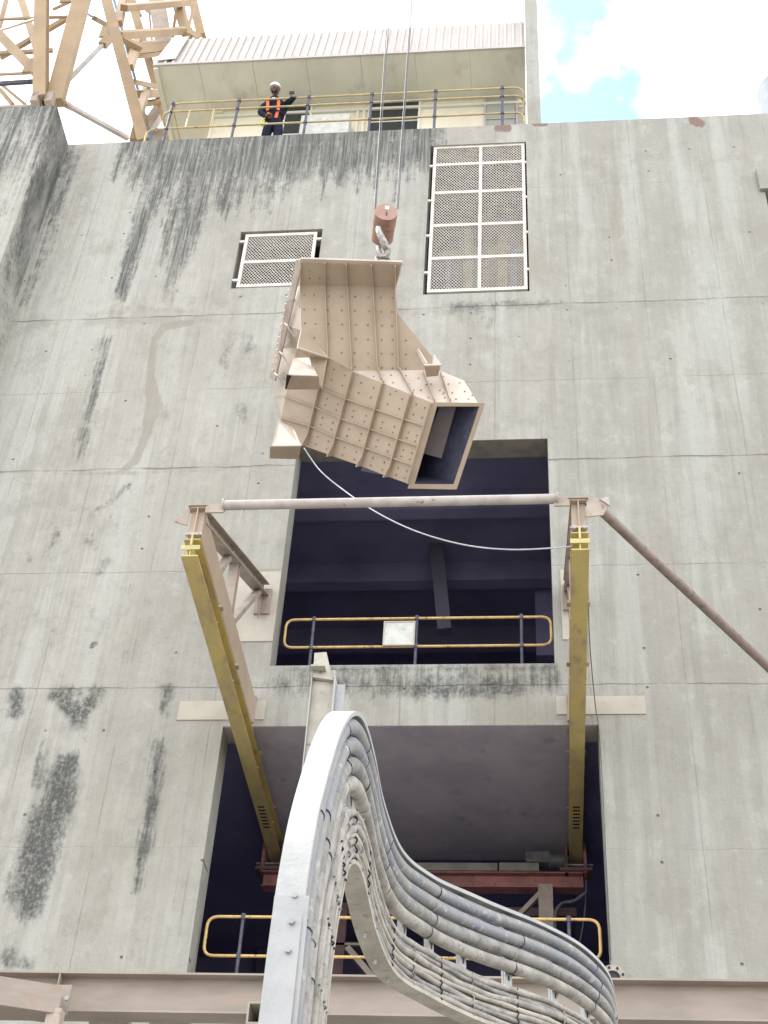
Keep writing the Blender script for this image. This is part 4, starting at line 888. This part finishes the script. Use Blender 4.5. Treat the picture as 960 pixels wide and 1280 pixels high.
# ------------------------------------------------------------------ brackets, runway beams, spreader
TY = 11.85; XL, XR = -3.66, .555
def bracket(x, label):
    t = thing('wall_bracket', label, 'bracket', (x, D, 12.0), 'triangular wall brackets')
    MB().bar((x, D - .052, 12.18), (x, TY + .06, 12.18), .15, .40).build('bottom_chord', 'tan', t); MB().ibeam((x, TY + .058, 12.18), (x, TY, 12.18), .17, .40, .016, .012).build('chord_end', 'tan', t)
    MB().box((x - .11, TY - .02, 12.383), (x + .11, TY + .12, 12.40)).build('cap_plate', 'bracket', t)
    MB().ibeam((x + .002, TY + .12, 12.34), (x + .002, D - .06, 14.15), .17, .17, .014, .012).build('top_chord', 'bracket', t)
    def pt(f): return Vector((x, TY + .12 + f * (D - .06 - TY - .12), 12.34 + f * (14.15 - 12.34)))
    def bt(Y): return Vector((x, Y, 12.38))
    p = pt(.52); MB().ibeam(p - Vector((0, 0, .08)), bt(p.y), .12, .12, .01, .01, (0, 1, 0)).build('web_post', 'bracket', t)
    MB().bar(pt(.44), bt(13.05), .09, .07).build('web_diagonal', 'bracket', t)
    MB().bar(pt(.92) - Vector((0, 0, .1)), bt(14.0), .09, .07).build('web_diagonal', 'bracket', t)
    MB().box((x - .1, D - .05, 13.75), (x + .12, D - .019, 14.18)).build('wall_plate', 'bracket', t)
    MB().box((x - .1, D - .05, 11.98), (x + .1, D - .019, 12.39)).build('wall_plate', 'bracket', t)
    MB().poly([(x - .006, D - .052, 13.65), (x - .006, D - .052, 14.1), (x - .006, D - .4, 13.95)], .012, (1, 0, 0)).build('knee_gusset', 'bracket', t)
    for s_ in (-1, 1):
        MB().bolt((x + s_ * .055, TY - .01, 11.95), (0, -1, 0), .025, .03).build('bolt', 'galv', t)
    MB().box((x - .1, TY - .004, 11.965), (x + .1, TY + .004, 11.98)).build('clamp_plate', 'tan_lt', t)
    return t
bL = bracket(XL, 'beige triangular bracket carrying the left yellow beam'); bR = bracket(XR, 'beige triangular bracket carrying the right yellow beam')
def runway(x, x2, label):
    t = thing('runway_beam', label, 'beam', (x, TY, 11.66), 'yellow crane runway beams'); Y1 = 19.0
    MB().ibeam((x, TY, 11.78), (x2, Y1, 11.78), .185, .25, .016, .012).build('beam', 'yellow', t)
    MB().box((x - .105, TY - .015, 11.74), (x + .105, TY - .002, 11.80)).build('stop_plate', 'yellow_lt', t)
    MB().box((x - .012, TY - .02, 11.8), (x + .012, TY + .02, 11.96)).build('stop_fin', 'yellow_lt', t)
    for Y in (13.1, 14.25, 16.2, 17.6):
        f = (Y - TY) / (Y1 - TY); xx = x + (x2 - x) * f
        for s_ in (-1, 1): MB().box((xx + s_ * .012, Y - .03, 11.672), (xx + s_ * .1, Y - .015, 11.70)).build('clamp', 'bracket', t); MB().box((xx + s_ * .02, Y - .04, 11.9), (xx + s_ * .13, Y + .04, 11.935)).build('clamp', 'bracket', t)
    m = MB()
    for k in range(7): Y = 17.1 + k * .09; f = (Y - TY) / (Y1 - TY); xx = x + (x2 - x) * f; m.box((xx - .045, Y, 11.652), (xx + .045, Y + .035, 11.654))
    m.build('stencil_marks', 'tie', t)
runway(XL, XL, 'yellow runway beam on the left, running from its bracket down into the lower opening')
runway(XR, XR + .03, 'yellow runway beam on the right, running from its bracket down into the lower opening')
pz = 12.37
t = thing('spreader_pipe', 'long horizontal beige pipe joining the tips of the two brackets', 'pipe', (-1.5, TY, pz))
MB().tube([(XL + .28, TY, pz + .02), (XR - .22, TY, pz + .02)], .056, 20).build('pipe', 'pipe', t)
for xa, xb in ((XL + .09, XL + .3), (XR - .26, XR - .09)): MB().box((xa, TY - .01, pz - .09), (xb, TY + .01, pz + .03)).build('end_plate', 'bracket', t, .003)
for xa in (XL + .28, XR - .23): MB().tube([(xa, TY, pz + .02), (xa + .015, TY, pz + .02)], .075, 20).build('end_ring', 'pipe', t)
MB().poly([(XL - .09, TY + .01, pz + .02), (XL - .09, TY + .01, pz - .26), (XL - .25, TY + .01, pz - .2)], .014).build('ear_plate', 'bracket', bL)
t = thing('brace_pipe', 'long beige pipe slanting from the right bracket tip to the wall', 'pipe', (XR + .15, TY, pz))
e = P(990, 862, D - .05)
MB().tube([(XR + .22, TY + .03, pz - .10), e], .056, 20).build('pipe', 'brown', t)
MB().poly([(XR + .09, TY + .01, pz + .1), (XR + .09, TY + .01, pz - .24), (XR + .26, TY + .01, pz - .22), (XR + .34, TY + .01, pz - .06)], .014).build('end_plate', 'bracket', t)
MB().poly([(XR + .23, TY - .01, pz + .0), (XR + .33, TY - .01, pz + .03), (XR + .34, TY - .01, pz - .1), (XR + .27, TY - .01, pz - .03)], .02).build('end_tab', 'pipe', t)
MB().tube([e, e + Vector((.02, .03, 0))], .12, 16).build('wall_flange', 'bracket', t)

# ------------------------------------------------------------------ railings in the openings
def loop_rail(label, Y, x0, x1, zt_, zb, posts, zfloor):
    t = thing('railing', label, 'railing', ((x0 + x1) / 2, Y, zfloor), 'yellow looped railings in the openings')
    pts = rounded([(x0 + .5, Y, zt_), (x0, Y, zt_), (x0, Y, zb), (x1, Y, zb), (x1, Y, zt_), (x0 + .5, Y, zt_)], .13)
    MB().tube(pts, .019, 10).build('rail_loop', 'rail', t)
    for x in posts:
        o = MB().tube([(x, Y, zfloor), (x, Y, zt_ + .01)], .022, 8).build('post', 'post', t)
        for z in (zt_, zb): MB().tube([(x, Y, z - .035), (x, Y, z + .035)], .033, 8).build('clamp', 'post', o)
    return t
ry = D + .30
a, b_ = P(356, 795, ry), P(689, 790, ry)
loop_rail('yellow looped railing with a white panel across the upper dark opening', ry, a.x, b_.x, P(520, 773, ry).z, P(520, 808, ry).z, [P(u, 800, ry).x for u in (390, 520, 652)], 12.9)
pa, pb = P(480, 777, ry - .04), P(518, 807, ry - .04)
pn = thing('notice_panel', 'blank weathered white panel hung on the upper yellow railing', 'panel', ((pa.x + pb.x) / 2, ry - .04, pb.z))
MB().box((pa.x + .02, ry - .045, pb.z + .02), (pb.x - .02, ry - .035, pa.z - .02)).build('sheet', 'worn_white', pn)
for A_, B_2 in (((pa.x, pb.z), (pb.x, pb.z + .02)), ((pa.x, pa.z - .02), (pb.x, pa.z)), ((pa.x, pb.z + .02), (pa.x + .02, pa.z - .02)), ((pb.x - .02, pb.z + .02), (pb.x, pa.z - .02))):
    MB().box((A_[0], ry - .052, A_[1]), (B_2[0], ry - .03, B_2[1])).build('frame_bar', 'cream', pn)
a, b_ = P(257, 1170, ry), P(750, 1170, ry)
loop_rail('yellow looped railing across the lower dark opening behind the cable tray', ry, a.x, b_.x, P(300, 1146, ry).z, P(300, 1195, ry).z, [P(u, 1180, ry).x for u in (300, 505, 712)], 8.45)

# ------------------------------------------------------------------ underslung crane inside the lower opening
GY = 18.4
BC = thing('overhead_crane', 'red underslung crane girder hanging below the yellow beams inside the lower opening', 'crane', (-1.5, GY, 11))
za, zb_ = P(500, 1093, GY).z, P(500, 1112, GY).z
xa, xb = P(329, 1100, GY).x, P(729, 1100, GY).x
MB().ibeam((xa, GY, (za + zb_) / 2), (xb, GY, (za + zb_) / 2), .2, za - zb_, .02, .012).build('girder', 'red', BC)
MB().bar((xa + .2, GY + .3, zb_ - .18), (xb - .1, GY + .3, zb_ - .18), .08, .12).build('lower_girder', 'maroon', BC)
for u0, u1 in ((520, 622), (624, 674)):
    p, q = P(u0, 1081, GY - .05), P(u1, 1092, GY - .05); MB().box((p.x, GY - .12, za + .005), (q.x, GY + .1, p.z)).build('counterweight', 'block', BC, .006)
for x in (XL, XR + .02):
    for s_ in (-1, 1): MB().box((x + s_ * .13 - .02, GY - .12, za - .02), (x + s_ * .13 + .02, GY + .12, 11.78)).build('hanger_plate', 'red' if s_ * x > 0 else 'maroon', BC)
    for s_ in (-1, 1):
        for yy in (-.08, .08): MB().tube([(x + s_ * .04, GY + yy, 11.735), (x + s_ * .11, GY + yy, 11.735)], .045, 14).build('wheel', 'dark', BC)
    MB().box((x - .22, GY - .14, za + .001), (x + .22, GY + .14, za + .05)).build('end_truck', 'maroon', BC)
    MB().tube([(x - .24, GY, 11.5), (x + .24, GY, 11.5)], .015, 8).build('tie_bolt', 'galv', BC)
MB().box((P(657, 1080, GY).x, GY - .12, P(657, 1082, GY).z), (P(688, 1080, GY).x, GY + .12, P(657, 1068, GY).z)).build('gearbox', 'machine', BC, .02)
mt_ = MB(); q0, q1 = P(686, 1074, GY - .1), P(706, 1074, GY - .1)
mt_.tube([(q0.x, GY - .05, q0.z), (q1.x, GY - .05, q0.z)], .1, 18); mo = mt_.build('motor', 'machine', BC)
for k in range(6): x = q0.x + (q1.x - q0.x) * (k + .5) / 6; MB().tube([(x, GY - .05, q0.z), (x + .012, GY - .05, q0.z)], .12, 18).build('fin', 'machine', mo)
FR = thing('trolley_frame', 'rusty brown steel frame with a diagonal brace below the red girder', 'frame', (0, GY, 9))
MB().box((P(673, 1120, GY - .1).x, GY - .2, 8.5), (P(691, 1120, GY - .1).x, GY - .12, zb_ - .003)).build('column', 'bracket', FR)
MB().bar(P(676, 1116, GY - .15), P(610, 1185, GY - .15), .09, .06).build('brace', 'bracket', FR)
MB().bar(P(434, 1185, GY), P(468, 1225, GY), .1, .08).build('brace', 'bracket', FR)
MB().box((P(410, 1180, GY + .2).x, GY + .2, P(410, 1181, GY + .2).z), (P(520, 1180, GY + .2).x, GY + .26, P(410, 1178, GY + .2).z)).build('crossbar', 'bracket', FR)
MB().box((P(420, 1110, GY + .2).x, GY + .2, 8.5), (P(436, 1110, GY + .2).x, GY + .3, zb_ - .1)).build('column', 'maroon', FR)
tag(MB().tube(crv([P(732, 1116, GY - .2), P(718, 1126, GY - .2), P(702, 1130, GY - .2), P(694, 1145, GY - .2), P(696, 1180, GY - .2)]), .025, 8).build('hose', 'machine'), 'grey hose looping from the right end of the red girder', 'hose')
tag(MB().tube(crv([P(733, 1100, GY - .1), P(731, 1140, GY - .1), P(724, 1180, GY - .1), P(712, 1215, GY - .1)]), .012, 6).build('power_lead', 'machine'), 'thin dark lead hanging under the right end of the girder', 'cable')

# ------------------------------------------------------------------ beige beams at the bottom of the picture
BY = 12.0; z1 = P(200, 1222, BY).z; z0 = P(200, 1272, BY).z
t = thing('steel_beam', 'long horizontal beige steel beam along the bottom in front of the wall', 'beam', (-2, BY, z0))
MB().ibeam((-8.5, BY, (z0 + z1) / 2), (3.2, BY, (z0 + z1) / 2), .22, z1 - z0, .018, .012).build('beam', 'beam', t)
for x in (-4.15, -2.2, .5): MB().box((x, BY - .108, z0 + .02), (x + .012, BY - .008, z1 - .02)).build('web_stiffener', 'beam', t)
t = thing('stub_beam', 'short beige beam end bolted below the long beam at bottom left', 'beam', P(30, 1255, 11.6))
MB().bar(P(-60, 1236, 11.2), P(72, 1256, 11.6), .24, .24).build('beam', 'beam', t, .004)
q = P(84, 1250, 11.7); MB().box(q - Vector((.12, .01, .13)), q + Vector((.02, .01, .13))).build('gusset', 'beam', t)
q = P(78, 1270, 11.6); MB().box(q - Vector((.1, .12, .6)), q + Vector((.02, .0, .02))).build('hanger', 'bracket', t)
for k in range(3): MB().bolt(P(66 + 9 * k, 1265 - k * 8, 11.55), (0, -1, 0), .02, .03).build('bolt', 'galv', t)
t = thing('platform_edge', 'beige crossing beams under the long beam at the bottom edge', 'beam', P(200, 1300, 12))
for u in (135, 210): q = P(u + 30, 1279, 12.4); MB().box(q - Vector((.36, .1, .2)), q + Vector((.0, .1, .0))).build('plate', 'bracket', t)

# ------------------------------------------------------------------ cable tray
plan = [(-.71, 3.0), (-.71, 4.2), (-.71, 5.6), (-.68, 6.1), (-.55, 6.75), (-.3, 7.35), (.05, 7.85), (.3, 8.2), (.45, 8.5), (.48, 8.8), (.42, 9.2), (.3, 9.6)]
PC = crv([(a, b_, 0) for a, b_ in plan], 10); UU = [0.]
for a, b_ in zip(PC, PC[1:]): UU.append(UU[-1] + (b_ - a).length)
def uz(u, z, off=0.):                                        # unrolled tray surface -> world; off>0 goes to the cable side
    i = max(0, min(len(UU) - 2, int(np.searchsorted(UU, u)) - 1)); f = (u - UU[i]) / (UU[i + 1] - UU[i]); p = PC[i] + (PC[i + 1] - PC[i]) * f
    j = min(len(PC) - 1, i + 1); d = (PC[min(len(PC) - 1, i + 2)] - PC[max(0, i - 1)]).normalized(); nn_ = Vector((d.y, -d.x, 0))
    return Vector((p.x, p.y, z)) + nn_ * off
OUT = [(1.06, .3), (1.06, 1.5), (1.07, 2.6), (1.09, 3.3), (1.15, 3.8), (1.31, 4.2), (1.68, 4.72), (2.15, 5.07), (2.7, 5.19), (3.3, 5.11), (3.85, 5.22), (4.45, 5.37), (5.2, 5.47), (5.7, 5.45), (5.95, 5.36), (6.2, 5.2), (6.5, 4.95)]
INN = [(1.76, .3), (1.76, 1.5), (1.77, 2.6), (1.78, 3.3), (1.85, 3.8), (1.97, 4.12), (2.12, 4.34), (2.42, 4.49), (2.80, 4.51), (3.3, 4.46), (3.9, 4.58), (4.5, 4.68), (5.2, 4.78), (5.7, 4.78), (5.85, 4.72), (6.0, 4.6), (6.2, 4.4)]
CO = crv([(a, b_, 0) for a, b_ in OUT], 10); CI = crv([(a, b_, 0) for a, b_ in INN], 10)
NS = len(CO)
def strand(w_, off, k0=0, k1=None, wob=None):
    o = []
    for k in range(k0, k1 or NS):
        c = CO[k].lerp(CI[k], w_ + (wob(k) if wob else 0)); o.append(uz(c.x, c.y, off))
    return o
RD = .095
TRY = thing('cable_tray', 'galvanised ladder cable tray rising at the centre and bending over to the right', 'cable tray', (-.9, 4.6, .3))
def rail_mesh(w_, sgn):
    A_ = strand(w_, 0.0); Bk = strand(w_, -RD); m = MB(); th = .006
    c2 = strand(w_ + sgn * .012, .0); n = len(A_)
    # web of the side rail with thickness, plus the return lips
    c3 = strand(w_ + sgn * .012, -RD); lipf = strand(w_ + sgn * .03, .0); lipf2 = strand(w_ + sgn * .03, -.01); l2 = strand(w_ + sgn * .012, -.01)
    lb = strand(w_ + sgn * .06, -RD); lb2 = strand(w_ + sgn * .06, -RD + .012); l3 = strand(w_ + sgn * .012, -RD + .012)
    def band(loop):
        k = len(loop); V = [p_ for ring in zip(*loop) for p_ in ring]
        m.add(V, [(i * k + j, i * k + (j + 1) % k, (i + 1) * k + (j + 1) % k, (i + 1) * k + j) for i in range(n - 1) for j in range(k)], True)
    band([A_, lipf, lipf2, l2, l3, lb2, lb, Bk])
    return m
rm = rail_mesh(0, 1).build('outer_side_rail', 'galv', TRY)
rm2 = rail_mesh(1, -1).build('inner_side_rail', 'galv_in', TRY)
for o in (rm, rm2):
    for p_ in o.data.polygons: p_.use_smooth = False
    mm = o.modifiers.new('es', 'EDGE_SPLIT') if False else None
# rungs: slotted channels between the rails
for k in range(6, NS, 6):
    c0_, c1_ = CO[k], CI[k]; d2 = (c1_ - c0_).normalized(); tg2 = Vector((-d2.y, d2.x, 0)) * .04
    a0 = uz(c0_.x, c0_.y, -.062); a1 = uz(c1_.x, c1_.y, -.062); b0 = uz(c0_.x + tg2.x, c0_.y + tg2.y, -.062); nn_ = (uz(c0_.x, c0_.y, 1) - uz(c0_.x, c0_.y, 0)).normalized()
    ww = (b0 - a0) * 1.0
    m = MB(); m.bar(a0.lerp(a1, .03), a0.lerp(a1, .97), .06, .014, nn_)
    for s_ in (-1, 1): m.bar(a0.lerp(a1, .03) + ww.normalized() * s_ * .027 - nn_ * .012, a0.lerp(a1, .97) + ww.normalized() * s_ * .027 - nn_ * .012, .006, .018, nn_)
    o = m.build('rung', 'galv', TRY)
    m = MB()
    for j in range(12): c = a0.lerp(a1, (j + .5) / 12); m.bar(c - (a1 - a0).normalized() * .014 + nn_ * .0075, c + (a1 - a0).normalized() * .014 + nn_ * .0075, .014, .003, nn_)
    m.build('slots', 'tie', o)
# fat cables
RF = (.035, .037, .037, .034)
fatw = (.10, .225, .35, .47); fm = ('cable_blue', 'cable_blue', 'cable', 'cable_pale')
names = ('thick blue grey cable, uppermost on the tray next to the outer rail', 'thick blue grey cable, second from the outer rail of the tray', 'thick grey cable, third from the outer rail of the tray', 'thick dusty beige cable, fourth from the outer rail, above the gap with slotted rungs')
for w_, r_, mt, lab in zip(fatw, RF, fm, names):
    ph = rng.random() * 6
    o = MB().tube(strand(w_, -.03, wob=lambda k: .006 * math.sin(k * .33 + ph)), r_, 14).build('power_cable', mt); tag(o, lab, 'cable', 'thick cables on the tray')
# thin cables in the lower bundle
nc = 22
ordw = 'second third fourth fifth sixth seventh eighth ninth tenth eleventh'.split()
ordn = ['nearest the rung gap'] + [w_ + ' counting from the rung gap' for w_ in ordw[:10]] + [w_ + ' counting from the inner rail' for w_ in ordw[:10][::-1]] + ['hard against the inner rail']
for i in range(nc):
    w_ = .635 + .325 * i / (nc - 1); ph = rng.random() * 6; f1 = .2 + .15 * rng.random(); a1 = .008 + .007 * rng.random(); off = -.055 + .018 * (i % 3) + rng.random() * .01
    pts = strand(w_, off, wob=lambda k: a1 * math.sin(k * f1 + ph) + .004 * math.sin(k * 1.1 + ph * 2))
    o = MB().tube(pts, .013 + .006 * rng.random(), 8).build('thin_cable', ('cable_pale', 'cable', 'cable_pale', 'galv_in')[i % 4])
    tag(o, 'thin dusty cable in the tangled bundle on the tray, %s' % ordn[i], 'cable', 'thin cables bundled along the inner rail')
# ties round the fat cables and the bundle
def tie(k, w_, r_, off, mt='tie'):
    c = CO[k].lerp(CI[k], w_); c2 = CO[k + 1].lerp(CI[k + 1], w_); p, p2 = uz(c.x, c.y, off), uz(c2.x, c2.y, off); d = (p2 - p).normalized(); a = d.orthogonal().normalized(); e_ = d.cross(a)
    MB().tube([p + (a * math.cos(t_) + e_ * math.sin(t_)) * r_ for t_ in [2 * math.pi * q_ / 14 for q_ in range(15)]], .0028, 5, False).build('cable_tie', mt, TRY)
for k in range(36, NS - 4, 13):
    for w_, r_ in zip(fatw, RF): tie(k + rng.randrange(-1, 2), w_, r_ + .001, -.03, 'dark' if rng.random() < .85 else 'galv_in')
for k in range(30, NS - 6, 6):
    pts = [uz(*(CO[k].lerp(CI[k], .645 + .33 * q_ / 10).xy), .005 - .012 * (q_ % 2)) for q_ in range(11)]
    MB().tube(crv(pts, 3), .004, 5).build('cable_tie', 'tie' if k % 4 else 'cable_pale', TRY)
# bolts on the side rail
for k, dz_ in ((38, 0), (36, .0), (34, 0)):
    p = strand(0, -.03)[k]; MB().bolt(p + Vector((0, -.001, 0)), (0, -1, 0), .010, .012).build('bolt', 'galv', TRY)
MB().poly([uz(CO[33].x - .006, CO[33].y - .35, .015), uz(CO[33].x - .006, CO[33].y - .35, -RD), uz(CO[38].x - .006, CO[38].y, -RD), uz(CO[38].x - .006, CO[38].y, .015)], .004, (0, -1, 0)).build('splice_plate', 'galv', TRY)
for k in (88, 92, 96):
    p = strand(1.0, -.05)[k - 4]; MB().bolt(p, (-.2, .2, -1), .008, .022).build('bolt', 'galv', TRY)
# post behind the arch
PYp = 6.45
t = thing('channel_post', 'grey steel channel post with an end cap behind the top of the cable tray', 'post', (P(405, 850, PYp).x, PYp, 0))
a, b_ = P(392, 844, PYp).x, P(419, 844, PYp).x; zt_ = P(405, 838, PYp).z; dpt = .11
MB().box((a, PYp, 0), (b_, PYp + .008, zt_)).build('web', 'galv_in', t)
MB().box((a - .006, PYp - .03, 0), (a - .0005, PYp + .1, zt_)).build('flange', 'galv', t)
MB().box((b_ + .0005, PYp - .03, 0), (b_ + .008, PYp + .09, zt_ - .06)).build('flange', 'galv', t)
MB().box((b_ + .009, PYp + .02, 0), (b_ + .055, PYp + .03, zt_ - .08)).build('side_strip', 'galv', t)
c = [P(393, 816, PYp - .0), P(408, 815, PYp - .0), P(416, 850, PYp - .02), P(391, 846, PYp - .03)]
MB().poly(c, .02).build('end_cap', 'galv_in', t); MB().box((a - .008, PYp - .07, zt_ - .02), (a + .07, PYp - .004, zt_ - .008)).build('end_shelf', 'galv_in', t)
# square tube stub under the tray at lower left
q = P(324, 1254, 4.3)
t = thing('square_tube', 'open square steel tube end at the foot of the cable tray', 'tube', q)
s = .035
for A_, B_2 in (((-s, -s), (s, -s + .006)), ((-s, s - .006), (s, s)), ((-s, -s + .006), (-s + .006, s - .006)), ((s - .006, -s + .006), (s, s - .006))):
    MB().box((q.x + A_[0], q.y, q.z - .03 + A_[1]), (q.x + B_2[0], q.y + .5, q.z - .03 + B_2[1])).build('tube_wall', 'cream', t)
MB().box((q.x - .01, q.y + .02, q.z - .5), (q.x + .05, q.y + .08, q.z - .066)).build('leg', 'cream', t)
# flange on the wall beside the tray's right end
q = P(766, 1222, D - .12)
t = thing('pipe_flange', 'round bolted pipe flange on the wall beside the lower opening', 'flange', q)
n = 28; m = MB(); V = []
for yy in (0, .03):
    for r_ in (.085, .15): V += [Vector((q.x + r_ * math.cos(2 * math.pi * k / n), q.y + yy, q.z + r_ * math.sin(2 * math.pi * k / n))) for k in range(n)]
for k in range(n):
    k2 = (k + 1) % n; m.f += [[k, k2, n + k2, n + k], [2 * n + k, 3 * n + k, 3 * n + k2, 2 * n + k2], [n + k, n + k2, 3 * n + k2, 3 * n + k], [k, 2 * n + k, 2 * n + k2, k2]]
m.v = V; m.build('ring', 'galv_in', t)
for k in range(8): a = k * math.pi / 4 + .3; MB().bolt((q.x + .118 * math.cos(a), q.y, q.z + .118 * math.sin(a)), (0, -1, 0), .014, .02).build('bolt', 'tie', t)
MB().tube([(q.x, q.y + .03, q.z), (q.x, q.y + .12, q.z)], .09, 20).build('pipe', 'dark', t)
